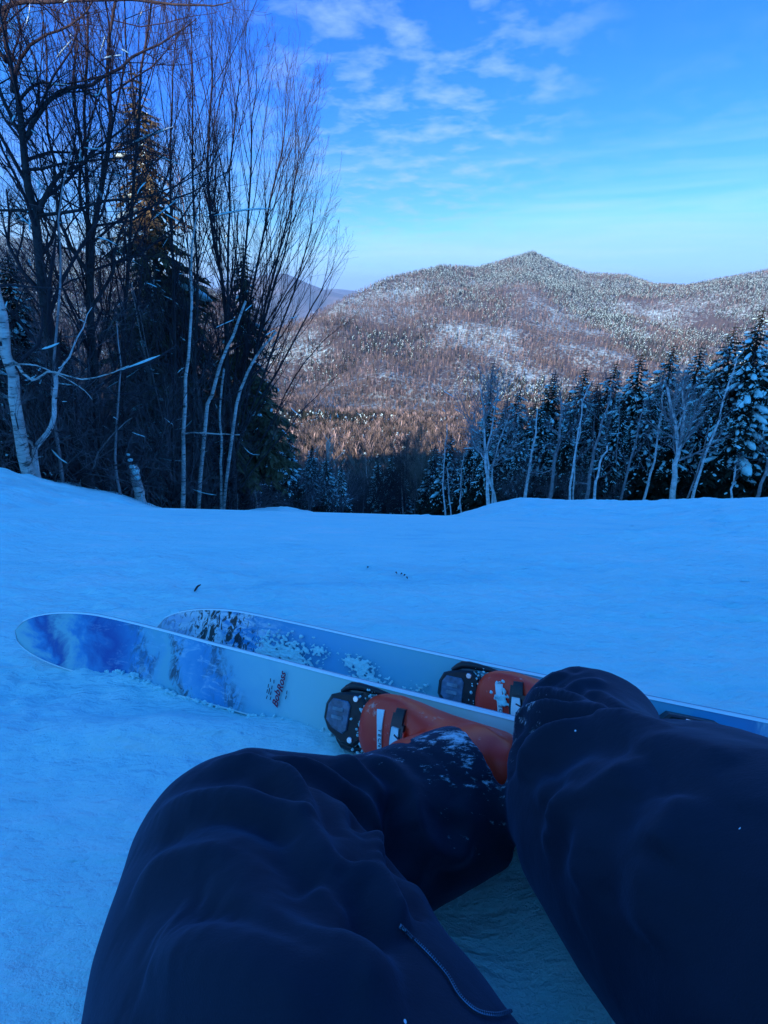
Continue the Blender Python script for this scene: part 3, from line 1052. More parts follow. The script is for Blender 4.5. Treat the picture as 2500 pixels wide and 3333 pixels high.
stemP = [bare_proto(4.2, .022, 305, SPEC_FEW, 'grey_bark', 'dim_bark', limit=.0025), bare_proto(4.6, .026, 306, SPEC_WIDE, 'grey_bark', 'dim_bark', limit=.0025), bare_proto(3.6, .018, 307, bush_spec, 'bark', 'dim_bark', limit=.0025)]
sw = ['thin grey sapling', 'dark crooked sapling', 'dark twiggy sapling']
for i in range(60):
    px = rg.uniform(-60, 800); y = 6.9 + max(0, px) / 800 * 3.7 + rg.uniform(.1, 1.6)
    b = PY(px, 1600, y)
    b[2] = float(HH(b[0], b[1], False)) - .1
    k = i % 3
    stemP[k].place('sapling', b, sw[k] + ' in the thicket by ' + zoneL(px), 'sapling', rg.uniform(.6, 1.15), rg.uniform(0, 6.28), (rg.gauss(0, .1), rg.gauss(0, .13)), group='saplings along the left forest edge')

# ------------------------------------------------------------------ right edge of the run
SR = [dict(n=9, ang=(25, 60), len=.26, up=.10, jit=.16, seg=4, t0=.3, rr=.5, pw=.2),
      dict(n=4, ang=(25, 55), len=.45, up=.07, jit=.16, seg=3, t0=.2, rr=.6),
      dict(n=3, ang=(25, 55), len=.5, up=.05, jit=.15, seg=2, t0=.2, rr=.6)]
SRB = [dict(n=16, ang=(22, 50), len=.34, up=.12, jit=.14, seg=4, t0=.35, rr=.55, pw=.3),
       dict(n=6, ang=(25, 50), len=.48, up=.08, jit=.14, seg=3, t0=.15, rr=.65),
       dict(n=4, ang=(25, 50), len=.5, up=.06, jit=.15, seg=2, t0=.1, rr=.65)]
right = [
    ('white three-stemmed birch with a fan-shaped crown at the start of the right edge', 18.0,
     [([(1592, 1650), (1586, 1560), (1583, 1500), (1575, 1400), (1574, 1340), (1562, 1250)], .085, .02, SRB),
      ([(1614, 1646), (1600, 1580), (1588, 1540), (1590, 1440), (1610, 1340), (1622, 1260)], .07, .02, SRB),
      ([(1602, 1648), (1604, 1560), (1607, 1500), (1630, 1430), (1648, 1380), (1658, 1350)], .045, .012, SR),
      ([(1575, 1490), (1560, 1470), (1545, 1440), (1535, 1400)], .03, .012, SRB)], 'pale_bark', 41),
    ('pale knobbly trunk with short limbs, next to the three-stemmed birch', 17.6,
     [([(1706, 1636), (1718, 1560), (1728, 1490), (1742, 1420), (1750, 1330)], .08, .02, SR)], 'pale_bark', 42),
    ('pale forked trunk holding a low curved snowy limb', 17.4,
     [([(1786, 1636), (1798, 1560), (1806, 1500), (1822, 1420), (1832, 1340), (1822, 1270)], .09, .03, SR),
      ([(1800, 1525), (1780, 1535), (1750, 1542), (1730, 1535)], .03, .01, SR),
      ([(1825, 1420), (1800, 1400), (1770, 1380)], .03, .01, SR)], 'grey_bark', 43),
    ('slender bright white birch leaning right past the spruce tops', 16.8,
     [([(1857, 1636), (1862, 1540), (1872, 1480), (1885, 1380), (1900, 1300), (1925, 1240)], .05, .012, SR)], 'pale_bark', 44),
    ('thin white birch stem directly beside the slender bright birch', 17.0,
     [([(1868, 1636), (1870, 1520), (1884, 1420), (1892, 1350)], .035, .015, SR)], 'pale_bark', 45),
    ('pale trunk leaning right with snowy side limbs at mid height', 17.0,
     [([(1905, 1636), (1920, 1560), (1934, 1480), (1955, 1400), (1978, 1320), (1990, 1250)], .085, .02, SR),
      ([(1918, 1575), (1890, 1572), (1870, 1578)], .03, .012, SR)], 'grey_bark', 46),
    ('short bright trunk bending sharply right', 16.6,
     [([(1938, 1636), (1940, 1580), (1945, 1545), (1962, 1490), (1976, 1450)], .06, .03, SR)], 'pale_bark', 47),
    ('slim grey trunk leaning right, left of the big twisted birch', 17.4,
     [([(2020, 1636), (2040, 1540), (2075, 1400), (2100, 1300)], .06, .02, SR)], 'grey_bark', 48),
    ('straight pale trunk leaning right before the dark spruces', 17.2,
     [([(2092, 1636), (2110, 1570), (2132, 1480), (2152, 1340), (2158, 1280)], .06, .02, SR)], 'pale_bark', 49),
    ('big twisted white birch with bright broken limbs and many twigs', 16.6,
     [([(2190, 1636), (2196, 1560), (2206, 1490), (2205, 1430), (2190, 1350), (2172, 1260)], .12, .04, SRB),
      ([(2206, 1490), (2218, 1400), (2225, 1320), (2222, 1230)], .07, .02, SRB),
      ([(2204, 1400), (2230, 1330), (2250, 1290)], .04, .015, SR)], 'pale_bark', 50),
    ('long thin white birch leaning right, right of the big twisted birch', 16.2,
     [([(2252, 1634), (2275, 1550), (2310, 1440), (2345, 1340), (2375, 1240), (2400, 1160)], .06, .015, SR)], 'pale_bark', 51),
    ('thin grey stem parallel to the long leaning birch', 16.4,
     [([(2232, 1634), (2262, 1550), (2296, 1440), (2310, 1380)], .04, .015, SR)], 'grey_bark', 52),
    ('crooked short pale snag with curled limbs near the right border', 15.6,
     [([(2388, 1630), (2385, 1570), (2395, 1520), (2400, 1500)], .04, .02, SR),
      ([(2395, 1530), (2425, 1515), (2432, 1500), (2420, 1490)], .022, .01, None)], 'pale_bark', 53),
    ('leaning grey trunk at the right border of the picture', 15.6,
     [([(2462, 1630), (2490, 1540), (2530, 1440), (2570, 1300)], .07, .02, SR)], 'grey_bark', 54),
    ('thin pale trunk with a kink, left of the pale knobbly trunk', 19.5,
     [([(1665, 1640), (1662, 1590), (1672, 1540), (1680, 1440), (1690, 1350)], .035, .012, SR)], 'grey_bark', 55),
    ('slim birch stem just inside the notch at the end of the run', 22,
     [([(1500, 1690), (1500, 1600), (1505, 1520), (1512, 1470)], .05, .02, SR)], 'pale_bark', 56),
    ('twin thin birch stems rising from the notch at the end of the run', 22,
     [([(1452, 1692), (1440, 1580), (1448, 1480), (1455, 1380)], .05, .02, SR), ([(1470, 1692), (1462, 1600), (1452, 1520)], .04, .02, SR)], 'pale_bark', 57),
]
for lb, y, stems, bk, sd_ in right:
    hero_tree('birch_tree', lb, 'birch tree', y, stems, M[bk], SR, sd_, twig=M['grey_bark'] if sd_ in (41, 50) else M['dim_bark'], limit=.005, wob=.03, nseg=10)

sps = [(1610, 1165, 22, protoE, 'narrow dark spruce with a bare spire behind the three-stemmed birch'),
       (1695, 1255, 24, protoD, 'snow-laden spruce behind the pale knobbly trunk'),
       (1810, 1200, 22, protoC, 'pointed spruce heaped with snow behind the pale forked trunk'),
       (1765, 1300, 20, protoC, 'lower snowy spruce between two pale trunks'),
       (1912, 1185, 24, protoD, 'dark-topped spruce with snowy shoulders in the middle of the right row'),
       (2010, 1165, 24, protoD, 'broad snow-laden spruce right of the bending trunk'),
       (1960, 1270, 20, protoC, 'lower snowy spruce behind the short bending trunk'),
       (2095, 1135, 22, protoD, 'tall snowy spruce left of the big twisted birch'),
       (2200, 1105, 21, protoD, 'snowy spruce rising behind the big twisted birch'),
       (2150, 1250, 18.5, protoC, 'dense snowy spruce low behind the straight pale trunk'),
       (2290, 1110, 20, protoD, 'broad snowy spruce behind the long leaning birch'),
       (2400, 1040, 19, protoD, 'large spruce with thick snow shelves near the right border'),
       (2490, 985, 17.5, protoD, 'largest snow-loaded spruce cut by the right border'),
       (2340, 1220, 18, protoC, 'dense lower spruce with snow pads at the right'),
       (2460, 1200, 17, protoC, 'dark lower spruce at the right border beneath the largest one'),
       (2600, 1050, 17.5, protoD, 'snowy spruce just beyond the right border'),
       (2700, 980, 16.5, protoD, 'snowy spruce further beyond the right border'),
       (1545, 1400, 24, protoC, 'small snowy spruce left of the three-stemmed birch'),
       (1470, 1400, 30, protoC, 'snow-clumped spruce above the notch at the end of the run'),
       (1420, 1440, 34, protoC, 'small snow-clumped spruce left of the notch spruce'),
       (1275, 1470, 40, protoC, 'snow-clumped round spruce above the end of the run'),
       (1230, 1490, 46, protoC, 'second snow-clumped spruce above the end of the run'),
       (1640, 1330, 20, protoC, 'low snowy spruce tucked behind the birch crown'),
       (1870, 1330, 19, protoB, 'dark spruce behind the slender bright birch'),
       (2040, 1310, 18.5, protoB, 'dark spruce behind the slim grey trunk'),
       (2240, 1260, 18, protoB, 'dark spruce between the twisted birch and the leaning birch'),
       (1720, 1400, 19, protoB, 'dark low spruce beside the knobbly trunk'),
       ]
for i, (tx, ty, y, pr, lb) in enumerate(sps):
    bx = tx + (1250 - tx) * .115
    put(pr, 'spruce_tree', bx, 1640, y, (tx, ty), lb, rot=i * 1.7)

for i, (tx, ty) in enumerate([(1655, 1290), (1745, 1300), (1860, 1265), (1950, 1235), (2050, 1225), (2150, 1190), (2250, 1180), (2330, 1150), (2440, 1090), (2550, 1060), (1590, 1330), (1700, 1345), (1800, 1310), (1905, 1290), (2000, 1280), (2100, 1250)]):
    w_ = zoneR(tx)
    put(protoB if i % 3 == 0 else protoD, 'spruce_tree', tx + (1250 - tx) * .115, 1640, 25.5 + (i % 3) * 1.5, (tx, ty), ('dark' if i % 3 == 0 else 'snow-dusted') + (' taller' if i < 10 else ' shorter') + ' spruce in the second row behind ' + w_, rot=i * 2.1, group='second row of spruces at the right')

fillR = [bare_proto(7, .055, 311, SR, 'pale_bark', 'grey_bark', limit=.006), bare_proto(7.5, .05, 312, SR, 'grey_bark', 'twig', limit=.006), bare_proto(6.5, .045, 313, SRB, 'bark', 'twig', limit=.006, fork=True)]
rw = ['pale thin leaning trunk', 'grey thin trunk', 'dark forked bare tree']
for i in range(46):
    px = rg.uniform(1500, 2620); y = rg.uniform(18, 26)
    b = PY(px, 1600, y)
    b[2] = float(HH(b[0], b[1], False)) - .1
    k = i % 3
    fillR[k].place('forest_tree', b, rw[k] + ' in the shade behind ' + zoneR(px), 'bare tree', rg.uniform(.55, .95), rg.uniform(0, 6.28), (rg.gauss(0, .07), .06 + rg.gauss(0, .09)), group='bare trees behind the right row')
for i in range(40):
    px = rg.uniform(1520, 2750); y = rg.uniform(19, 30)
    b = PY(px, 1600, y)
    b[2] = float(HH(b[0], b[1], False)) - .1
    (protoB if i % 2 else protoC).place('spruce_tree', b, ('dark shaded' if i % 2 else 'snow-dusted shaded') + ' spruce deep behind ' + zoneR(px), 'spruce tree', rg.uniform(.55, .85), rg.uniform(0, 6.28), group='shaded spruces behind the right row')
for i in range(16):
    px = rg.uniform(1480, 2550); y = rg.uniform(17.5, 20)
    b = PY(px, 1600, y)
    b[2] = float(HH(b[0], b[1], False)) - .05
    (bushA, bushB, bushC)[i % 3].place('bare_bush', b, bush_words[i % 3] + ' under the right row of birches', 'bush', rg.uniform(.7, 1.1), rg.uniform(0, 6.28), group='bare brush under the right trees')

# ------------------------------------------------------------------ trees down the fall line beyond the end of the run
midp = [bare_proto(11, .09, 321, SRB, 'pale_bark', 'far_wood', limit=.012, snow=False), bare_proto(11, .09, 322, SPEC_ASC, 'grey_bark', 'far_wood2', limit=.012, snow=False, fork=True),
        bare_proto(10, .08, 323, SPEC_WIDE, 'bark', 'far_wood', limit=.012, snow=False)]
mw = ['pale bare tree', 'tan bare tree', 'dark bare tree']
nmid = 0
while nmid < 130:
    y = 30 + 95 * rg.random() ** .8
    a = rg.uniform(-.36, .34)
    x = a * y
    z = float(HH(x, y, False)) - .3
    k = nmid % 3
    s = rg.uniform(.7, 1.1) * (.8 if y < 45 else 1)
    midp[k].place('forest_tree', (x, y, z), mw[k] + (' near' if y < 60 else ' far') + ' on the slope ' + ('left of' if a < -.12 else 'below' if a < .1 else 'right of') + ' the end of the run', 'bare tree', s, rg.uniform(0, 6.28), (rg.gauss(0, .04), rg.gauss(0, .05)), group='bare trees below the end of the run')
    nmid += 1
darkp = [bare_proto(6, .05, 331, SPEC_WIDE, 'bark', 'twig', limit=.007, snow=False, fork=True), bare_proto(6.5, .05, 332, SR, 'dim_bark', 'twig', limit=.007), bare_proto(6, .045, 333, SPEC_LIMB, 'bark', 'twig', limit=.007, snow=False)]
dw = ['dark forked tree', 'thin pale-stemmed tree', 'dark dense-twigged tree']
for i in range(66):
    y = rg.uniform(29, 46)
    a = rg.uniform(-.30, .20)
    x = a * y
    darkp[i % 3].place('forest_tree', (x, y, float(HH(x, y, False)) - .2), dw[i % 3] + ' in the shaded thicket ' + ('left of' if a < -.12 else 'across' if a < .1 else 'right of') + ' the end of the run', 'bare tree', rg.uniform(.6, 1.0), rg.uniform(0, 6.28), (rg.gauss(0, .07), rg.gauss(0, .08)), group='thicket across the end of the run')
for i in range(26):
    y = 36 + 90 * rg.random()
    a = rg.uniform(-.36, .34)
    x = a * y
    (protoC if i % 3 else protoB).place('spruce_tree', (x, y, float(HH(x, y, False)) - .3), ('snow-dusted' if i % 3 else 'dark') + ' spruce on the hillside below the end of the run', 'spruce tree', rg.uniform(.9, 1.4), rg.uniform(0, 6.28), group='spruces below the end of the run')


# ------------------------------------------------------------------ the wooded valley and mountain: instanced far forest (uncountable)
def far_proto_mesh(kind, seed):
    rng = random.Random(seed)
    b = Buf()
    if kind == 'bare':
        b.tube(np.array([[0, 0, 0], [0, 0, 5], [rng.gauss(0, .3), rng.gauss(0, .3), 10]]), [.16, .12, .05], 3)
        for i in range(24):
            z = rng.uniform(2.5, 8.5)
            az = rng.uniform(0, 6.28)
            L = rng.uniform(1.8, 3.6)
            q_ = rng.uniform(.35, 1.1)
            d = np.array([math.cos(az) * q_, math.sin(az) * q_, 1.])
            p = np.array([0, 0, z]); e = p + unit(d) * L
            s = np.array([-math.sin(az), math.cos(az), 0]) * rng.uniform(.05, .14)
            b.add([p - s * .4, p + s * .4, e + s, e - s], np.array([[0, 1, 2, 3]]))
            e2 = e + np.array([rng.gauss(0, .5), rng.gauss(0, .5), rng.uniform(.6, 1.4)])
            b.add([e - s, e + s, e2, e2 - s * .2], np.array([[0, 1, 2, 3]]))
    else:
        h = 11
        for k in range(5):
            z0 = h * (.10 + .17 * k); r = 2.1 * (1 - k / 5.4); z1 = z0 + h * .27
            n = 7
            a0 = rng.random() * 6
            V = [[0, 0, z1]]
            for i in range(n):
                rr = r * rng.uniform(.65, 1.15)
                V.append([rr * math.cos(a0 + i * 6.283 / n), rr * math.sin(a0 + i * 6.283 / n), z0 - rng.uniform(0, .6)])
            F = [[0, 1 + i, 1 + (i + 1) % n, 1 + (i + 1) % n] for i in range(n)]
            b.add(V, np.array(F))
    return b


def far_snow_mesh(seed):
    rng = random.Random(seed)
    b = Buf()
    for i in range(9):
        z = rng.uniform(2, 9.3); r = 2.1 * (1 - z / 11) * .75 + .1
        az = rng.uniform(0, 6.28)
        blob(b, rng, np.array([r * math.cos(az), r * math.sin(az), z]), unit(np.array([math.cos(az), math.sin(az), -.6])), rng.uniform(.5, 1.0), rng.uniform(.35, .65), .28)
    return b


def join_meshes(name, bufs_mats):
    V, F, MI = [], [], []
    n = 0
    for k, (bf, m) in enumerate(bufs_mats):
        v = np.concatenate(bf.V); f = np.concatenate(bf.F)
        V.append(v); F.append(f + n); MI.append(np.full(len(f), k)); n += len(v)
    o = mesh_obj(name, np.concatenate(V), np.concatenate(F), None, None, False)
    for _, m in bufs_mats:
        o.data.materials.append(m)
    mi = np.concatenate(MI).astype(np.int32)
    o.data.polygons.foreach_set('material_index', mi)
    COL.objects.unlink(o)
    return o


def scatter(name, pts, scales, protos, idx, seed):
    me = bpy.data.meshes.new(name)
    me.vertices.add(len(pts))
    me.vertices.foreach_set('co', np.asarray(pts, np.float32).ravel())
    at = me.attributes.new('sc', 'FLOAT', 'POINT'); at.data.foreach_set('value', np.asarray(scales, np.float32))
    rngn = np.random.RandomState(seed)
    at = me.attributes.new('rz', 'FLOAT', 'POINT'); at.data.foreach_set('value', rngn.uniform(0, 6.28, len(pts)).astype(np.float32))
    at = me.attributes.new('ix', 'INT', 'POINT'); at.data.foreach_set('value', np.asarray(idx, np.int32))
    ob = bpy.data.objects.new(name, me)
    COL.objects.link(ob)
    col = bpy.data.collections.new(name + '_kinds')
    for i, p in enumerate(protos):
        p.name = 'kind_%02d' % i
        col.objects.link(p)
    ng = bpy.data.node_groups.new(name, 'GeometryNodeTree')
    ng.interface.new_socket('Geometry', in_out='INPUT', socket_type='NodeSocketGeometry')
    ng.interface.new_socket('Geometry', in_out='OUTPUT', socket_type='NodeSocketGeometry')
    N = ng.nodes; Lk = ng.links
    gi = N.new('NodeGroupInput'); go = N.new('NodeGroupOutput')
    ci = N.new('GeometryNodeCollectionInfo'); ci.inputs[0].default_value = col
    ci.inputs['Separate Children'].default_value = True; ci.inputs['Reset Children'].default_value = True
    ip = N.new('GeometryNodeInstanceOnPoints')
    ip.inputs['Pick Instance'].default_value = True
    def attr(nm, ty):
        a = N.new('GeometryNodeInputNamedAttribute'); a.data_type = ty; a.inputs[0].default_value = nm
        return a.outputs[0]
    cx = N.new('ShaderNodeCombineXYZ')
    Lk.new(attr('rz', 'FLOAT'), cx.inputs[2])
    Lk.new(gi.outputs[0], ip.inputs['Points'])
    Lk.new(ci.outputs[0], ip.inputs['Instance'])
    Lk.new(attr('ix', 'INT'), ip.inputs['Instance Index'])
    Lk.new(cx.outputs[0], ip.inputs['Rotation'])
    Lk.new(attr('sc', 'FLOAT'), ip.inputs['Scale'])
    Lk.new(ip.outputs[0], go.inputs[0])
    md = ob.modifiers.new('scatter', 'NODES')
    md.node_group = ng
    return ob


def build_far_forest():
    rs = np.random.RandomState(4)
    def sample(n, y0, y1, a0, a1):
        y = np.sqrt(rs.uniform(y0 * y0, y1 * y1, n)); a = rs.uniform(a0, a1, n)
        return a * y, y
    xs, ys = [], []
    for n, y0, y1, a0, a1 in [(6500, 60, 230, -.75, .9), (14000, 230, 450, -.8, .95), (42000, 450, 1000, -.85, 1.0), (170000, 1000, 3000, -.9, 1.05)]:
        x, y = sample(n, y0, y1, a0, a1)
        xs.append(x); ys.append(y)
    x = np.concatenate(xs); y = np.concatenate(ys)
    a = x / y
    keep = (y < np.interp(a, RA, RD) + 60) & ~((y < 130) & (a > -.36) & (a < .34) & (rs.uniform(size=len(y)) < .6))
    x = x[keep]; y = y[keep]
    z = HH(x, y, False)
    a = x / y
    # how much conifer: up high and in bands; the rest bare hardwood, with open snowy flanks
    rel = (z - HH(x, np.full_like(x, 950.), False)) / 330
    nz = fbm(x / 260, y / 330, 4, 61)
    con = .10 + .55 * sstep(.25, .85, rel) + 1.1 * nz
    band = np.exp(-((y - 470 - x * .30) / 110) ** 2) * sstep(-.02, .08, fbm(x / 70, y / 45, 3, 71)) * .95
    yq = y + 420 * fbm(x / 240, y / 300, 3, 19)
    con = np.where(yq < 1000, .05 + .25 * nz + band, con)
    r = rs.uniform(size=len(x))
    is_con = r < np.clip(con, .015, .9)
    openf = sstep(.05, .30, fbm(x / 230 + 9, y / 420, 3, 83)) * sstep(900, 1150, yq) * (rel < .75)
    drop = (~is_con) & (rs.uniform(size=len(x)) < openf * .42)
    drop |= (~is_con) & (yq > 1000) & (rs.uniform(size=len(x)) < .12)
    sel = ~drop
    x, y, z, is_con = x[sel], y[sel], z[sel], is_con[sel]
    n = len(x)
    snowy = rs.uniform(size=n) < np.where(y > 1500, .7, .3)
    v = rs.randint(0, 2, n)
    idx = np.where(is_con, np.where(snowy, 4 + v, 6), np.where(rs.uniform(size=n) < .62, v, np.where(rs.uniform(size=n) < .75, 2, 3)))
    sc = np.where(is_con, rs.uniform(.7, 1.25, n), rs.uniform(.75, 1.3, n)) * np.where(y > 1000, 1.12, 1.0)
    pr = [join_meshes('k', [(far_proto_mesh('bare', s), M[m])]) for s, m in [(1, 'far_wood'), (2, 'far_wood'), (3, 'far_wood2'), (4, 'far_pale')]]
    pr += [join_meshes('k', [(far_proto_mesh('con', s), M['far_needles']), (far_snow_mesh(s), M['snow'])]) for s in (5, 6)]
    pr += [join_meshes('k', [(far_proto_mesh('con', 8), M['far_needles'])])]
    near = y < 1000
    for nm, m, lb in (('valley_forest', near, 'brown bare hardwood forest with dark conifers filling the valley'), ('mountain_forest', ~near, 'mixed snowy forest covering the whole mountain side')):
        if nm == 'mountain_forest':
            pr2 = []
            for p in pr:
                q = p.copy(); pr2.append(q)
            use = pr2
        else:
            use = pr
        ob = scatter(nm, np.stack([x[m], y[m], z[m]], 1), sc[m], use, idx[m], 3)
        tagged(ob, lb, 'forest', kind='stuff')


build_far_forest()


# ------------------------------------------------------------------ skis
def onplane(px, py, dz=0.0):
    r = ray(px, py)
    t = (H0 + dz) / (r[2] - SL * r[1])
    return r * t


U = np.array([-0.91685, 0.38239, -0.11472]); U = unit(U)
N0 = unit(np.array([0, .3, 1.]))
W0 = np.cross(U, N0)
if W0[1] < 0:
    W0 = -W0
ROLL = R(68)
WW = W0 * math.cos(ROLL) + N0 * math.sin(ROLL)
NN = N0 * math.cos(ROLL) - W0 * math.sin(ROLL)
ORG = np.array([-0.35742, 0.63772, -0.70132])
OFF = np.array([0.08 + .35742 - .477 * .91685, 0, 0])


def ski_matrix(o):
    m = Matrix(((U[0], -WW[0], NN[0], o[0]), (U[1], -WW[1], NN[1], o[1]), (U[2], -WW[2], NN[2], o[2]), (0, 0, 0, 1)))
    return m


def ski_w(s):
    w = np.interp(s, [-1.20, -1.05, -.8, -.45, -.1, .2, .42, .50], [.108, .116, .106, .096, .103, .117, .126, .126])
    return w


S_TIP, S_TAIL = .462, -1.22
FAR_SHIFT = -.245


def build_ski(name, label, mat_top, org, tip, tail):
    root = empty(name)
    root.matrix_world = ski_matrix(org + WW * .047)
    tagged(root, label, 'ski', 'pair of skis')
    n, k = 150, 17
    sh = tip - S_TIP
    ss = np.linspace(tail, tip, n)
    sl = ss - sh + .668 - S_TIP
    w = np.interp(sl, [-1.20, -1.05, -.8, -.45, -.1, .2, .42, .50], [.104, .112, .102, .093, .098, .108, .120, .124])
    q = np.clip((sl - .46) / (.668 - .46), 0, 1)
    w = w * np.maximum(1 - q ** 2.4, 0) ** .5
    q2 = np.clip((tail + .10 - ss) / .10, 0, 1)
    w = w * np.maximum(1 - .75 * q2 ** 2.5, 0) ** .5
    w = np.maximum(w, .002)
    zr = .075 * np.clip((sl - .28) / .39, 0, 1) ** 2.0 + .03 * np.clip((tail + .25 - ss) / .25, 0, 1) ** 2
    th = np.interp(sl, [-1.2, -.9, -.45, 0, .4, .67], [.005, .009, .017, .010, .006, .004])
    v = np.linspace(-1, 1, k)
    S, Vv = np.meshgrid(ss, v, indexing='ij')
    Y = Vv * (w[:, None] / 2 - .0015)
    Z = (zr + th)[:, None] - .0012 * np.abs(Vv) ** 6
    mesh_obj('topsheet', np.stack([S, Y, Z], -1).reshape(-1, 3), grid_faces(n, k)[:, ::-1], mat_top, root)
    # body: sidewalls and base as one closed loop
    prof = []
    for yy, zz in [(-1, .85), (-1.012, .3), (-1.012, .0), (1.012, .0), (1.012, .3), (1, .85)]:
        prof.append(np.stack([ss, yy * w / 2, zr + th * zz], 1))
    prof = np.stack(prof, 1)
    mesh_obj('sidewall', prof.reshape(-1, 3), grid_faces(n, 6), M['sidewall'], root)
    b = Buf()
    for sg in (-1, 1):
        # bevel between sidewall and topsheet
        L = np.stack([ss, sg * w / 2, zr + th * .85], 1); L2 = np.stack([ss, sg * (w / 2 - .0030), zr + th + .0006], 1)
        b.add(np.stack([L, L2], 1).reshape(-1, 3), grid_faces(n, 2))
    b.obj('top_edge', M['ski_edge'], root)
    b = Buf()
    for sg in (-1, 1):
        b.tube(np.stack([ss[3:-3], sg * (w[3:-3] / 2 + .0004), zr[3:-3] + .001], 1), np.full(n - 6, .0014), 4)
    b.obj('steel_edge', M['steel'], root)
    return root


def mat_topsheet(name, far):
    m = newmat(name)
    t, b = principled(m, Roughness=.42)
    b.inputs['Specular IOR Level'].default_value = .3
    b.inputs['Coat Weight'].default_value = .08
    co = t.n('ShaderNodeTexCoord').outputs['Object']
    sep = t.n('ShaderNodeSeparateXYZ', ins={0: co})
    nz = t.noise(t.mapping(co, scale=(1, 1, 1)), 14, 6, .65, .6).outputs[0]
    nz2 = t.noise(t.mapping(co, rot=(0, 0, .6), scale=(14, 34, 10)), 1.6, 6, .7, 1.2).outputs[0]
    nz3 = t.noise(t.mapping(co, rot=(0, 0, -.4), scale=(60, 26, 10)), 1.4, 5, .7, .8).outputs[0]
    xx = t.math('ADD', sep.outputs[0], t.math('MULTIPLY', t.math('SUBTRACT', nz, .5), .20))
    xx = t.math('ADD', xx, t.math('MULTIPLY', sep.outputs[1], .6))
    f = t.math('DIVIDE', t.math('ADD', xx, 1.25), 1.95)   # -1.25..0.70 -> 0..1
    g = lambda s: (s + 1.25) / 1.95
    teal = (.42, .66, .58); tealb = (.22, .52, .58); deep = (.01, .09, .34); blue = (.04, .30, .58); lav = (.50, .60, .66); pale = (.60, .74, .76)
    if not far:
        stops = [(0, (.55, .66, .7)), (g(-1.0), blue), (g(-.9), pale), (g(-.6), (.66, .74, .74)), (g(-.45), teal), (g(-.2), (.34, .62, .66)), (g(-.10), (.22, .5, .62)), (g(-.02), blue), (g(.04), (.12, .42, .66)),
                 (g(.085), tealb), (g(.14), (.16, .45, .62)), (g(.17), blue), (g(.25), deep), (g(.30), blue), (g(.33), (.30, .58, .62)), (g(.37), deep), (g(.395), blue), (g(.42), (.30, .56, .62)), (g(.5), teal), (g(.6), (.22, .5, .66)), (1, blue)]
    else:
        stops = [(0, deep), (g(-1.02), pale), (g(-.98), (.08, .25, .5)), (g(-.92), blue), (g(-.88), (.10, .4, .6)), (g(-.5), tealb), (g(-.25), (.12, .42, .66)), (g(-.05), blue), (g(.02), pale), (g(.10), (.35, .5, .72)), (g(.16), pale), (g(.24), blue), (g(.28), deep),
                 (g(.34), deep), (g(.36), blue), (g(.39), lav), (g(.5), (.45, .6, .7)), (1, blue)]
    col = t.ramp(f, stops)
    # rocks and dark trees of the painted landscape
    if not far:
        zone = t.ramp(f, [(g(-.09), 0.), (g(-.05), .75), (g(-.02), 0.), (g(.035), 0.), (g(.055), 1.), (g(.075), .0), (g(.13), 0.), (g(.16), .6), (g(.19), 0.)])
        st = t.ramp(nz3, [(.44, 0.), (.52, 1.)])
        col = t.mix(t.math('MULTIPLY', zone, st), col, (.015, .03, .04))
        zl = t.ramp(f, [(g(-.10), 0.), (g(-.04), .8), (g(.04), .6), (g(.07), 0.), (g(.14), .5), (g(.24), .25), (g(.3), 0.)])
        s2 = t.ramp(nz2, [(.52, 0.), (.64, 1.)])
        col = t.mix(t.math('MULTIPLY', zl, s2), col, (.45, .66, .78))
    else:
        zl = t.ramp(f, [(g(-.2), 0.), (g(-.1), .9), (g(.22), .9), (g(.28), 0.)])
        s2 = t.ramp(nz2, [(.46, 0.), (.58, 1.)])
        col = t.mix(t.math('MULTIPLY', zl, s2), col, (.72, .80, .86))
        zone = t.ramp(f, [(g(-.14), 0.), (g(-.08), .95), (g(.04), .95), (g(.09), .3), (g(.23), .5), (g(.27), .75), (g(.30), .9), (g(.33), 0.)])
        st = t.ramp(nz3, [(.51, 0.), (.56, 1.)])
        col = t.mix(t.math('MULTIPLY', zone, st), col, (.012, .02, .02))
        zone = t.ramp(f, [(g(-1.13), 0.), (g(-1.12), .9), (g(-1.05), .7), (g(-1.04), 0.)])
        st = t.ramp(nz2, [(.50, 0.), (.55, 1.)])
        col = t.mix(t.math('MULTIPLY', zone, st), col, (.012, .02, .05))
    t.set(b.inputs['Base Color'], col)
    bump(t, b, t.noise(co, 60, 3, .5).outputs[0], .0004)
    return m


M['top_near'] = mat_topsheet('painted_topsheet', False)
M['top_far'] = mat_topsheet('painted_topsheet_second', True)
M['sidewall'] = simple('ski_sidewall', (.86, .90, .92), .35, .4)
M['ski_edge'] = simple('ski_top_bevel', (.90, .94, .96), .3, .5)
M['steel'] = simple('steel', (.5, .52, .55), .3, .5, 1.0)
M['black'] = simple('black_plastic', (.012, .013, .018), .38, .45, noise=(40, .4))
M['inset'] = simple('grey_blue_plastic', (.10, .16, .24), .25, .5, noise=(60, .5))
M['metal'] = simple('bright_metal', (.72, .76, .8), .25, .5, .9)
M['white_pl'] = simple('white_plastic', (.78, .80, .82), .4, .4, noise=(50, .12))
M['grey_pl'] = simple('grey_plastic', (.22, .27, .33), .4, .4, noise=(60, .4))
M['red'] = simple('ink_red', (.28, .01, .05), .5)
M['ink'] = simple('ink_dark', (.02, .02, .05), .5)


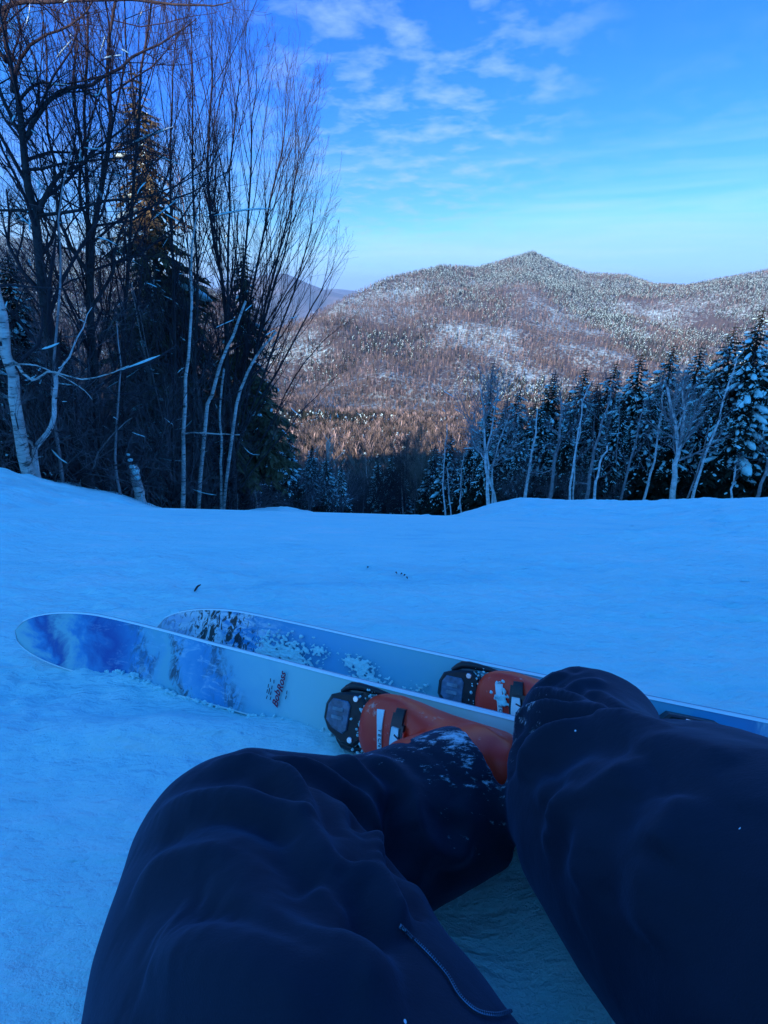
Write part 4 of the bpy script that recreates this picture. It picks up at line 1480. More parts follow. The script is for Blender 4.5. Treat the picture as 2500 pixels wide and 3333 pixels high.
def mat_boot():
    m = newmat('orange_red_shell')
    t, b = principled(m, Roughness=.34)
    b.inputs['Specular IOR Level'].default_value = .4
    co = t.n('ShaderNodeTexCoord').outputs['Object']
    n1 = t.noise(co, 16, 5, .6).outputs[0]
    c = t.ramp(n1, [(.3, (.97, .030, .016)), (.62, (1.0, .05, .02)), (.82, (1.0, .15, .06))])
    n2 = t.noise(co, 55, 5, .7).outputs[0]
    c = t.mix(t.ramp(n2, [(.60, 0.), (.70, .5)]), c, (.8, .55, .5))
    t.set(b.inputs['Base Color'], c)
    b.inputs['Subsurface Weight'].default_value = 0.0
    return m


M['shell'] = mat_boot()

near_org = ORG.copy()
far_org = ORG + (np.array([0.08, .606, 0]) - np.array([.08, .4557, 0]))
far_org[2] = H0 + SL * far_org[1] - .004
NEAR = build_ski('ski', 'near wide powder ski with a blue painted landscape, its tip at the left', M['top_near'], near_org, S_TIP, -1.18)
FAR_TIP = .140
FARS = build_ski('ski', 'far ski of the pair, dusted with snow, its tail running out at the right', M['top_far'], far_org, FAR_TIP, FAR_TIP - 1.84)


def local_mesh(name, V, F, mat, parent, M4=None, smooth=False):
    V = np.asarray(V, float)
    if M4 is not None:
        M4 = np.array(M4)
        V = V @ M4[:3, :3].T + M4[:3, 3]
    return mesh_obj(name, V, F, mat, parent, smooth)


def bevel_prism(outline, z0, z1, bev):
    """closed prism over a convex-ish outline (list of x,y), bevelled top rim"""
    o = np.array(outline, float)
    c = o.mean(0)
    n = len(o)
    rings = [np.c_[o, np.full(n, z0)], np.c_[o, np.full(n, z1 - bev)], np.c_[c + (o - c) * (1 - bev / np.abs(o - c).max()), np.full(n, z1)]]
    V = np.concatenate(rings + [[[c[0], c[1], z1]], [[c[0], c[1], z0]]])
    F = []
    for r in range(2):
        for i in range(n):
            j = (i + 1) % n
            F.append([r * n + i, r * n + j, (r + 1) * n + j, (r + 1) * n + i])
    for i in range(n):
        j = (i + 1) % n
        F.append([2 * n + i, 2 * n + j, 3 * n, 3 * n]); F.append([j, i, 3 * n + 1, 3 * n + 1])
    return V, np.array(F)


def add_prism(buf, outline, z0, z1, bev=.002):
    V, F = bevel_prism(outline, z0, z1, bev)
    buf.add(V, F)


def fin(ob):
    ob.data.shade_flat() if hasattr(ob.data, 'shade_flat') else None
    return ob


def rect(cx, cy, lx, ly, ang=0, ch=.15):
    k = ch * min(lx, ly)
    p = [(-lx / 2 + k, -ly / 2), (lx / 2 - k, -ly / 2), (lx / 2, -ly / 2 + k), (lx / 2, ly / 2 - k), (lx / 2 - k, ly / 2), (-lx / 2 + k, ly / 2), (-lx / 2, ly / 2 - k), (-lx / 2, -ly / 2 + k)]
    ca, sa = math.cos(ang), math.sin(ang)
    return [(cx + x * ca - y * sa, cy + x * sa + y * ca) for x, y in p]


def build_binding(ski, st, zt):
    """alpine binding: st = boot toe position along the ski"""
    # toe piece
    b = Buf()
    hexa = [(st + .082, -.012), (st + .074, -.030), (st + .045, -.040), (st + .016, -.043), (st + .002, -.030), (st + .002, .034), (st + .014, .046), (st + .040, .046), (st + .070, .030), (st + .082, .012)]
    add_prism(b, hexa, zt, zt + .040, .004)
    toe = fin(b.obj('toe_piece', M['black'], ski))
    b = Buf()
    add_prism(b, [(st + .074, -.014), (st + .066, -.026), (st + .036, -.026), (st + .030, -.018), (st + .030, .022), (st + .038, .030), (st + .060, .024), (st + .074, .012)], zt + .036, zt + .0445, .002)
    ins = fin(b.obj('window', M['inset'], toe))
    b = Buf()
    for yy in (-.010, .004):
        add_prism(b, rect(st + .052, yy, .022, .006), zt + .0440, zt + .0468, .0008)
    fin(b.obj('indicator', M['grey_pl'], toe))
    for yy in (-.033, .036):
        b = Buf()
        th = np.arange(10) * 2 * math.pi / 10
        add_prism(b, [(st + .022 + .0055 * math.cos(a), yy + .0055 * math.sin(a)) for a in th], zt + .038, zt + .0435, .001)
        s = fin(b.obj('screw', M['metal'], toe))
    for sg, sx in ((-1, 1.0), (1, .9)):
        b = Buf()
        pl = np.array([[st + .060, sg * .036, zt + .020], [st + .040, sg * .050, zt + .026], [st + .010, sg * .052, zt + .024], [st - .030 * sx, sg * .047, zt + .018], [st - .045 * sx, sg * .040, zt + .016]])
        b.tube(curve(pl, 9), np.interp(np.linspace(0, 1, 9), [0, .3, 1], [.005, .008, .004]), 7)
        b.obj('wing', M['black'], toe)
    toe.scale = (.86, .86, .86)
    toe.location = (st * .14, 0, zt * .14)
    # anti-friction plate
    b = Buf()
    add_prism(b, rect(st - .03, 0, .06, .06), zt - .002, zt + .012, .002)
    fin(b.obj('friction_plate', M['black'], ski))
    # heel piece
    hx = st - .262
    b = Buf()
    add_prism(b, rect(hx - .045, 0, .10, .066, 0, .3), zt, zt + .034, .004)
    add_prism(b, rect(hx - .028, 0, .055, .052, 0, .3), zt + .034, zt + .078, .006)
    heel = fin(b.obj('heel_piece', M['black'], ski))
    b = Buf()
    lv = curve(np.array([[hx - .03, -.030, zt + .060], [hx - .075, -.030, zt + .074], [hx - .098, -.018, zt + .078], [hx - .098, .018, zt + .078], [hx - .075, .030, zt + .074], [hx - .03, .030, zt + .060]]), 16)
    b.tube(lv, np.full(16, .0045), 7)
    b.obj('lever', M['metal'], heel)
    b = Buf()
    add_prism(b, rect(hx - .068, 0, .05, .046), zt + .060, zt + .070, .003)
    fin(b.obj('lever_pad', M['inset'], heel))
    b = Buf()
    for sg in ():
        b.tube(curve(np.array([[hx + .02, sg * .05, zt + .006], [hx - .03, sg * .055, zt + .004], [hx - .09, sg * .056, zt + .012], [hx - .12, sg * .052, zt + .022]]), 8), np.full(8, .0028), 6)
    b.obj('brake_arm', M['steel'], heel)


S_TOE_N = -.370
S_TOE_F = -.575
ZT = .016
build_binding(NEAR, S_TOE_N, ZT)
build_binding(FARS, S_TOE_F, ZT)


def text_mesh(s, size, mat, parent, M4, name='lettering', shear=0.0, extrude=.0003, bold=0.0):
    cu = bpy.data.curves.new('t', 'FONT')
    cu.body = s; cu.size = size; cu.shear = shear; cu.extrude = extrude; cu.align_x = 'CENTER'; cu.align_y = 'CENTER'; cu.offset = bold
    cu.resolution_u = 3
    o = bpy.data.objects.new('t', cu)
    COL.objects.link(o)
    dg = bpy.context.evaluated_depsgraph_get()
    me = bpy.data.meshes.new_from_object(o.evaluated_get(dg))
    bpy.data.objects.remove(o)
    me.materials.clear(); me.materials.append(mat)
    ob = bpy.data.objects.new(name, me)
    COL.objects.link(ob)
    ob.parent = parent
    ob.matrix_local = M4
    return ob


# the signature and the fine print: the words read from the near edge to the far edge
def across(x, y, z, flip=False):
    # text x axis -> -local y (towards far edge), text up -> local +x (towards the tip)
    return Matrix(((0, 1, 0, x), (-1, 0, 0, y), (0, 0, 1, z), (0, 0, 0, 1)))


text_mesh('Bob', .017, M['red'], NEAR, across(-.186, .012, .0148), shear=.5, bold=.0003)
text_mesh('Ross', .017, M['red'], NEAR, across(-.190, -.017, .0148), shear=.5, bold=.0003)
_b = Buf()
for xx, ys in ((-.164, (-.016, -.006, .003, .013)), (-.168, (.0, .004)), (-.172, (-.015, -.005, .005, .013)), (-.204, (-.003, .005))):
    for i, yy in enumerate(ys):
        add_prism(_b, rect(xx - .004 * abs(yy / .02) ** 2, yy, .0014, .006, -yy * 12), .0140, .0146, .0001)
fin(_b.obj('small_print', M['ink'], NEAR))


# ------------------------------------------------------------------ lofts and voxel skins
def loft(cs, ra, rb=None, k=20, updir=None, power=2.0):
    cs = np.asarray(cs, float); n = len(cs)
    ra = np.asarray(ra, float); rb = ra if rb is None else np.asarray(rb, float)
    tg = np.empty_like(cs)
    tg[1:-1] = cs[2:] - cs[:-2]; tg[0] = cs[1] - cs[0]; tg[-1] = cs[-1] - cs[-2]
    tg /= np.linalg.norm(tg, axis=1)[:, None]
    up = np.array([0, 0, 1.]) if updir is None else np.asarray(updir, float)
    a = np.cross(tg, up); a /= np.linalg.norm(a, axis=1)[:, None] + 1e-9
    b = np.cross(a, tg)
    th = np.arange(k) * 2 * math.pi / k
    c, s = np.cos(th), np.sin(th)
    c = np.sign(c) * np.abs(c) ** (2 / power); s = np.sign(s) * np.abs(s) ** (2 / power)
    V = cs[:, None, :] + a[:, None, :] * (ra[:, None] * c[None, :])[:, :, None] + b[:, None, :] * (rb[:, None] * s[None, :])[:, :, None]
    V = V.reshape(-1, 3)
    i = np.arange(n - 1)[:, None] * k + np.arange(k)[None, :]
    j = np.arange(n - 1)[:, None] * k + (np.arange(k)[None, :] + 1) % k
    F = list(np.stack([i, j, j + k, i + k], -1).reshape(-1, 4))
    V = np.vstack([V, cs[0], cs[-1]])
    m = n * k
    for q in range(k):
        q2 = (q + 1) % k
        F.append(np.array([q2, q, m, m])); F.append(np.array([(n - 1) * k + q, (n - 1) * k + q2, m + 1, m + 1]))
    return V, np.array(F)


def voxel_skin(parts, voxel, smooth_iter=6, fac=.5):
    """union of closed lofts as one continuous surface; returns vertices and quads"""
    b = Buf()
    for V, F in parts:
        b.add(V, F)
    o = b.obj('tmp', None)
    md = o.modifiers.new('r', 'REMESH'); md.mode = 'VOXEL'; md.voxel_size = voxel
    if smooth_iter:
        ms = o.modifiers.new('s', 'SMOOTH'); ms.factor = fac; ms.iterations = smooth_iter
    dg = bpy.context.evaluated_depsgraph_get()
    me = bpy.data.meshes.new_from_object(o.evaluated_get(dg))
    bpy.data.objects.remove(o)
    V = np.empty(len(me.vertices) * 3, np.float32); me.vertices.foreach_get('co', V); V = V.reshape(-1, 3)
    Nn = np.empty(len(me.vertices) * 3, np.float32); me.vertices.foreach_get('normal', Nn); Nn = Nn.reshape(-1, 3)
    F = np.empty(len(me.loops), np.int32); me.loops.foreach_get('vertex_index', F); F = F.reshape(-1, 4)
    bpy.data.meshes.remove(me)
    return V.astype(float), Nn.astype(float), F


# ------------------------------------------------------------------ the skier
HIP_L = np.array([.09, -.17, -.355]); HIP_R = np.array([.29, -.17, -.355])
KNEE_L = P(760, 2800, .43); KNEE_R = P(2005, 2665, .435)
PR = empty('person', (.15, -.2, float(HH(.15, -.2, False))))
tagged(PR, 'skier in navy trousers and red boots sitting on the snow, legs bent', 'person')
PRL = np.array(PR.location)


def boot(ski, st, knee, first):
    """shell in the ski's own frame, then carried into the person's"""
    Ms = np.array(ski.matrix_world)
    kl = np.linalg.inv(Ms) @ np.array([*knee, 1.]); kl = kl[:3]
    # lower shell: (x from toe, half width, bottom z, top z)
    z0 = ZT + .012
    sec = [(.000, .016, .012, .030), (-.004, .030, .006, .040), (-.014, .042, .003, .050), (-.035, .050, .001, .058), (-.065, .053, 0, .066), (-.095, .051, 0, .080), (-.125, .048, 0, .098), (-.155, .046, 0, .118),
           (-.19, .045, 0, .135), (-.225, .044, 0, .14), (-.26, .042, 0, .135), (-.29, .036, 0, .12), (-.305, .026, .004, .10)]
    sec = [(x * .82, w * .96, a, b * .95) for x, w, a, b in sec]
    cs = np.array([[st + x, 0, z0 + (a + b) / 2] for x, w, a, b in sec])
    V1 = loft(cs, [w for x, w, a, b in sec], [(b - a) / 2 for x, w, a, b in sec], k=28, updir=(0, 0, 1), power=2.5)
    ank = np.array([st - .178, 0, z0 + .09])
    ax = unit(kl - ank)
    c2 = np.array([ank - ax * .03, ank, ank + ax * .03, ank + ax * .06, ank + ax * .09, ank + ax * .10])
    V2 = loft(c2, [.042, .045, .048, .050, .050, .046], [.045, .050, .054, .056, .056, .052], k=28, updir=(1, 0, 0.01), power=2.2)
    V, Nn, F = voxel_skin([V1, V2], .0042, 10, .5)
    ml = Matrix.Translation(-Vector(PRL)) @ ski.matrix_world
    ob = mesh_obj('ski_boot', V, F, M['shell'], PR)
    ob.matrix_local = ml
    Va, _, Fa = voxel_skin([V1], .0042, 10, .5)
    bvh = BVHTree.FromPolygons([tuple(v) for v in Va], [tuple(f) for f in Fa])

    def top(x, y, lift=0.0):
        h = bvh.ray_cast(Vector((x, y, .6)), Vector((0, 0, -1)))
        return np.array([x, y, (h[0].z if h[0] else z0 + .05) + lift])

    def strip(name, pts, wid, thick, mat, par=ob):
        """band lying on the shell along pts (x, y)"""
        b = Buf()
        pts = np.array(pts, float)
        d = unit(pts[-1] - pts[0]); sd = np.array([-d[1], d[0]])
        m = 9
        rows = []
        for q in np.linspace(0, 1, m):
            p = pts[0] * (1 - q) + pts[-1] * q
            w = np.interp(q, np.linspace(0, 1, len(wid)), wid) / 2
            rows.append([top(p[0] + sd[0] * w, p[1] + sd[1] * w, -.001), top(p[0] + sd[0] * w * .9, p[1] + sd[1] * w * .9, thick), top(p[0] - sd[0] * w * .9, p[1] - sd[1] * w * .9, thick), top(p[0] - sd[0] * w, p[1] - sd[1] * w, -.001)])
        b.add(np.array(rows).reshape(-1, 3), grid_faces(m, 4))
        e = np.array(rows)
        b.add(e[0], np.array([[0, 1, 2, 3]])); b.add(e[-1], np.array([[3, 2, 1, 0]]))
        return b.obj(name, mat, par, False)
    # toe plate with the name, buckles (black bases, light levers), notch marks, side dots
    strip('name_plate', [(st - .036, -.030), (st - .048, .042)], [.014, .009, .008, .012], .0022, M['white_pl'])
    for i, y in enumerate([-.004, .002, .008, .014, .020, .026, .032]):
        ch = 'TECNICA'[i]
        q = (y + .030) / .072
        p = top(st - .036 - .012 * q - .001, y, .0026)
        h2 = top(st - .036 - .012 * q - .001, y + .003, .0026)
        dy = unit(h2 - p); z = unit(np.cross(np.array([-1, 0, 0.15]), dy)); z = z if z[2] > 0 else -z
        xx_ = np.cross(dy, z)
        mm = Matrix(((dy[0], -xx_[0], z[0], p[0]), (dy[1], -xx_[1], z[1], p[1]), (dy[2], -xx_[2], z[2], p[2]), (0, 0, 0, 1)))
        if mm.determinant() < 0:
            mm = mm @ Matrix.Scale(-1, 4, (0, 1, 0))
        text_mesh(ch, .0075, M['ink'], ob, mm, name='letter')
    for bx, y0, y1, lng in (((-.070, -.034, .040, 1.0),) if first else ((-.066, -.034, .040, 1.0), (-.128, -.036, .038, 1.1))):
        x = st + bx
        strip('buckle_base', [(x + .002, y0), (x - .008, y1)], [.020, .026, .026, .020], .0035, M['black'])
        strip('buckle_lever', [(x, y0 + .016), (x - .006, y1 - .006)], [.014, .018, .018, .015], .0085, M['white_pl'])
        strip('buckle_catch', [(x - .012, y0 + .010), (x - .020, y1 - .004)], [.005, .006, .006], .0075, M['black'])
        strip('buckle_wire', [(x - .017, y0 + .016), (x - .024, y1 - .008)], [.0022, .0022], .0095, M['shell'])
        for j in range(3):
            strip('notch', [(x - .001 - .004 * j * .3, y0 + .024 + j * .012), (x - .012 - .004 * j * .3, y0 + .026 + j * .012)], [.0022, .0022], .0098, M['ink'])
        strip('strap_end', [(x + .000, y0 - .006), (x - .002, y0 + .012)], [.016, .018], .006, M['black'])
    strip('vent_mark', [(st - .108, .022), (st - .112, .036)], [.004, .004], .0012, M['ink'])
    strip('hinge_patch', [(st - .120, -.022), (st - .132, .000)], [.022, .030], .003, M['black'])
    return ob, ml, ank, ax, Ms


B1 = boot(NEAR, S_TOE_N, KNEE_L, True)
B2 = boot(FARS, S_TOE_F, KNEE_R, False)


def w_of(Ms, p):
    return (Ms @ np.array([*p, 1.]))[:3]


ANK_L = w_of(B1[4], B1[2]); ANK_R = w_of(B2[4], B2[2])
HEM_L = P(1543, 2574, .545); HEM_R = P(1915, 2362, .598)


def leg(hip, knee, hem, rh, rm, rk, rs, re, mid_off=(0, 0, 0), shin_off=(0, 0, 0)):
    mid = hip * .5 + knee * .5 + np.array(mid_off)
    smid = knee * .5 + hem * .5 + np.array(shin_off)
    d = unit(knee - hip)
    kk = knee
    p1 = curve([hip, mid, knee], 14)
    r1 = np.interp(np.linspace(0, 1, 14), [0, .5, .85, 1], [rh, rm, (rm + rk) / 2, rk])
    # rounded knee cap
    p1 = np.vstack([p1, knee + d * rk * .35, knee + d * rk * .62, knee + d * rk * .78]); r1 = np.append(r1, [rk * .92, rk * .72, rk * .45])
    p2 = curve([knee, smid, hem], 12)
    r2 = np.interp(np.linspace(0, 1, 12), [0, .4, 1], [rk, rs, re])
    return [loft(p1, r1, k=32, updir=(0, -.3, 1)), loft(p2, r2, k=32, updir=(0, -.3, 1))]


def cloth(name, parts, folds, seams, mat, voxel=.005):
    V, Nn, F = voxel_skin(parts, voxel, 14, .5)
    bvh = BVHTree.FromPolygons([tuple(v) for v in V], [tuple(f) for f in F])

    def drape(poly):
        out = []
        q = curve([(x, y, 0) for x, y in poly], 40)
        for x, y, _ in q:
            r = ray(x, y)
            h = bvh.ray_cast(Vector((0, 0, 0)), Vector(r).normalized())
            if h[0]:
                out.append(h[0])
        return np.array(out)
    disp = np.zeros(len(V))
    for poly, amp, wid in folds:
        pts = drape(poly)
        if len(pts) < 3:
            continue
        best = np.full(len(V), 9.); bi = np.zeros(len(V), int)
        for i, p in enumerate(pts):
            d = np.linalg.norm(V - p, axis=1)
            m_ = d < best
            best[m_] = d[m_]; bi[m_] = i
        u = bi / max(1, len(pts) - 1)
        env = np.clip(np.minimum(u, 1 - u) * 5, .0, 1) ** .7
        env = np.where((bi == 0) | (bi == len(pts) - 1), 0, env)
        env = np.maximum(env, 0)
        wid = wid * .85
        disp += amp * 1.15 * env * (np.exp(-(best / wid) ** 1.35) - .45 * np.exp(-((best - wid * 1.9) / (wid * 1.0)) ** 2))
    # broad unevenness of cloth
    disp += .003 * fbm(V[:, 0] * 11 + V[:, 2] * 7, V[:, 1] * 11, 3, 91) + .0008 * fbm(V[:, 0] * 38 + V[:, 2] * 20, V[:, 1] * 38, 2, 95)
    V = V + Nn * disp[:, None]
    for poly, amp, wid in seams:
        pts = drape(poly)
        if len(pts) < 3:
            continue
        best = np.full(len(V), 9.)
        for p in pts:
            best = np.minimum(best, np.linalg.norm(V - p, axis=1))
        V = V + Nn * (amp * np.exp(-(best / wid) ** 2))[:, None]
    ob = mesh_obj(name, V - PRL, F, mat, PR)
    md = ob.modifiers.new('sub', 'SUBSURF'); md.levels = 1; md.render_levels = 1
    return ob, V, F


def mat_trousers():
    m = newmat('navy_softshell')
    t, b = principled(m, Roughness=.8)
    b.inputs['Specular IOR Level'].default_value = .25
    b.inputs['Sheen Weight'].default_value = .15
    b.inputs['Sheen Roughness'].default_value = .5
    b.inputs['Sheen Tint'].default_value = (.3, .5, 1, 1)
    pos = t.n('ShaderNodeNewGeometry').outputs['Position']
    n1 = t.noise(pos, 7, 4, .6).outputs[0]
    c = t.ramp(n1, [(.3, (.0025, .009, .022)), (.7, (.004, .013, .031))])
    # frost and snow rubbed into the left hem
    hem = Vector(HEM_L)
    dn = t.n('ShaderNodeVectorMath', operation='DISTANCE'); t.set(dn.inputs[0], pos); dn.inputs[1].default_value = hem + Vector((.0, .02, .05))
    near = t.ramp(dn.outputs['Value'], [(.07, 1.), (.17, 0.)])
    nz = t.noise(t.mapping(pos, rot=(.5, .2, .6), scale=(1, 2.2, 1)), 75, 5, .75).outputs[0]
    pat = t.noise(pos, 14, 3, .6).outputs[0]
    f = t.ramp(t.math('ADD', t.math('MULTIPLY', nz, .6), t.math('ADD', t.math('MULTIPLY', pat, .5), t.math('MULTIPLY', near, .22))), [(.80, 0.), (.90, .75)])
    f2 = t.math('MULTIPLY', f, t.ramp(dn.outputs['Value'], [(.15, 1.), (.20, 0.)]))
    c = t.mix(f2, c, (.72, .80, .90))
    # stray flakes of lint and snow
    vo = t.n('ShaderNodeTexVoronoi'); t.set(vo.inputs['Vector'], pos); vo.inputs['Scale'].default_value = 55
    sp = t.math('LESS_THAN', vo.outputs['Distance'], .05)
    gate = t.math('GREATER_THAN', t.noise(pos, 23, 2, .5).outputs[0], .62)
    c = t.mix(t.math('MULTIPLY', sp, gate), c, (.6, .7, .8))
    t.set(b.inputs['Base Color'], c)
    wv = t.noise(pos, 900, 2, .6).outputs[0]
    w2 = t.noise(t.mapping(pos, rot=(.3, .1, .8), scale=(14, 40, 30)), 1, 4, .55).outputs[0]
    bump(t, b, t.math('ADD', t.math('MULTIPLY', wv, .0003), t.math('MULTIPLY', w2, .002)), 1.0, .8)
    return m


M['navy'] = mat_trousers()


def c7(L):
    return [(200 + x * .904, 2300 + y * .904) for x, y in L]


def c8(L):
    return [(1500 + x * .6027, 2100 + y * .6027) for x, y in L]


A_ = .011
folds = [
    (c7([(330, 400), (470, 350), (620, 352), (760, 385), (870, 445), (950, 540), (1010, 610)]), A_, .016),
    (c7([(480, 372), (620, 382), (760, 425), (850, 480)]), -A_ * .8, .010),
    (c7([(540, 205), (690, 212), (800, 260), (870, 350), (900, 440)]), A_, .012),
    (c7([(690, 180), (880, 225), (990, 290), (1085, 370), (1130, 500), (1200, 680)]), A_, .014),
    (c7([(850, 160), (1000, 185), (1100, 260), (1190, 350)]), A_ * .9, .011),
    (c7([(1195, 300), (1180, 440), (1170, 640)]), -A_ * .9, .014),
    (c7([(1000, 330), (1080, 440), (1110, 560)]), -A_ * .6, .010),
    (c7([(480, 690), (640, 710), (800, 800), (950, 880), (1200, 980)]), A_ * 1.1, .020),
    (c7([(420, 760), (560, 760), (760, 850), (900, 940), (1100, 1030)]), -A_ * .8, .014),
    (c7([(340, 800), (600, 850), (800, 930), (1060, 1020), (1250, 1100)]), A_ * 1.1, .020),
    (c7([(960, 600), (1080, 620), (1140, 660), (1200, 760), (1240, 800)]), A_ * 1.2, .013),
    (c7([(900, 620), (980, 690), (1060, 740)]), A_ * .7, .011),
    (c7([(700, 250), (820, 310), (870, 400)]), -A_ * .5, .008),
    (c7([(1280, 250), (1330, 400), (1300, 560), (1250, 690)]), A_ * .6, .018),
    (c7([(1420, 330), (1460, 450), (1380, 600)]), A_ * .5, .016),
    (c8([(300, 300), (420, 268), (560, 285), (700, 318), (820, 370)]), A_ * 1.0, .012),
    (c8([(290, 480), (370, 385), (480, 355), (640, 352), (860, 385)]), A_ * 1.2, .013),
    (c8([(300, 660), (330, 520), (430, 440), (560, 400), (760, 380)]), -A_ * 1.0, .013),
    (c8([(360, 330), (500, 320), (640, 335)]), -A_ * .5, .008),
    (c8([(380, 250), (480, 185), (620, 150)]), A_ * .45, .009),
    (c8([(480, 265), (640, 205), (780, 190)]), A_ * .4, .009),
    (c8([(430, 210), (560, 170), (660, 120)]), -A_ * .3, .007),
    (c8([(660, 250), (760, 260), (860, 330)]), A_ * .35, .010),
    (c8([(480, 980), (560, 890), (700, 800), (850, 700), (1000, 620)]), A_ * .9, .018),
    (c8([(450, 1100), (520, 950), (640, 760)]), A_ * .6, .012),
    (c8([(340, 740), (370, 620), (480, 520), (700, 430), (900, 410), (1150, 440)]), A_ * 1.0, .020),
    (c8([(1180, 800), (1150, 950), (1080, 1150)]), A_ * .6, .020),
    (c8([(660, 900), (650, 1100), (640, 1300)]), A_ * .5, .020),
    (c8([(1020, 1150), (1010, 1400), (1000, 1600)]), A_ * .6, .022),
    (c8([(560, 1250), (700, 1050), (900, 900), (1100, 830)]), A_ * .42, .020),
    (c8([(620, 1450), (760, 1250), (960, 1120), (1200, 1080)]), A_ * .42, .024),
    (c8([(900, 560), (1080, 520), (1300, 560), (1500, 640)]), A_ * .42, .024),
    (c8([(420, 900), (470, 780), (600, 680), (780, 600)]), A_ * .42, .014),
    (c7([(1240, 350), (1300, 470), (1380, 520), (1480, 520)]), A_ * .7, .013),
    (c7([(1100, 180), (1200, 230), (1260, 320), (1250, 450)]), A_ * .7, .011),
    (c7([(300, 950), (520, 980), (760, 1060), (980, 1150)]), A_ * .9, .020),
    (c7([(260, 640), (380, 560), (540, 520), (700, 560), (850, 640)]), A_ * .7, .018),
]
seams = [
    (c7([(872, 395), (885, 440), (930, 520), (1000, 605)]), -.0035, .003),
    (c7([(1250, 130), (1340, 180), (1420, 250), (1460, 270), (1560, 266)]), -.0035, .003),
]
def _pp(p):
    d = p[1] * CP - p[2] * SP; u = p[1] * SP + p[2] * CP
    return (round(1250 + FP * p[0] / d), round(1666.5 - FP * u / d), round(float(d), 3))


legs = leg(HIP_L, KNEE_L, HEM_L, .135, .122, .094, .080, .076, (.004, 0, .02), (.0, -.004, -.022)) + leg(HIP_R, KNEE_R, HEM_R, .135, .126, .100, .092, .084, (.02, .035, .05), (-.005, 0, -.006))
pel = loft([HIP_L + np.array([-.02, -.02, .0]), (HIP_L + HIP_R) / 2 + np.array([0, -.03, .0]), HIP_R + np.array([.02, -.02, .0])], [.12, .14, .12], [.12, .125, .12], k=28)
tro, TV, TF = cloth('trousers', legs + [pel], folds, seams, M['navy'])
tbvh = BVHTree.FromPolygons([tuple(v) for v in TV], [tuple(f) for f in TF])
# zip along the inner thigh
zb, zt_ = Buf(), Buf()
zp = []
for x, y, _ in curve([(x, y, 0) for x, y in c7([(1215, 790), (1260, 840), (1320, 900), (1385, 975), (1430, 1050), (1490, 1105), (1560, 1120), (1620, 1105), (1700, 1100)])], 74):
    h = tbvh.ray_cast(Vector((0, 0, 0)), Vector(ray(x, y)).normalized())
    if h[0]:
        zp.append((np.array(h[0]), np.array(h[1])))
if len(zp) > 8:
    pts = np.array([p + n * .0015 for p, n in zp]) - PRL
    zt_.tube(pts, np.full(len(pts), .0009), 5)
    zt_.obj('zip_tape', M['navy'], tro).matrix_local = Matrix.Identity(4)
    for i, (p, n) in enumerate(zp[:-1]):
        d = unit(zp[i + 1][0] - p)
        q = p - PRL + n * .0016
        s = np.cross(d, n)
        zb.add([q - s * .0011 - d * .0006, q + s * .0011 - d * .0006, q + s * .0011 + d * .0006, q - s * .0011 + d * .0006, q + n * .0010], np.array([[0, 1, 4, 4], [1, 2, 4, 4], [2, 3, 4, 4], [3, 0, 4, 4]]))
    z = zb.obj('zip_teeth', M['inset'], tro, False)
    z['kind'] = 'stuff'
    z.matrix_local = Matrix.Identity(4)

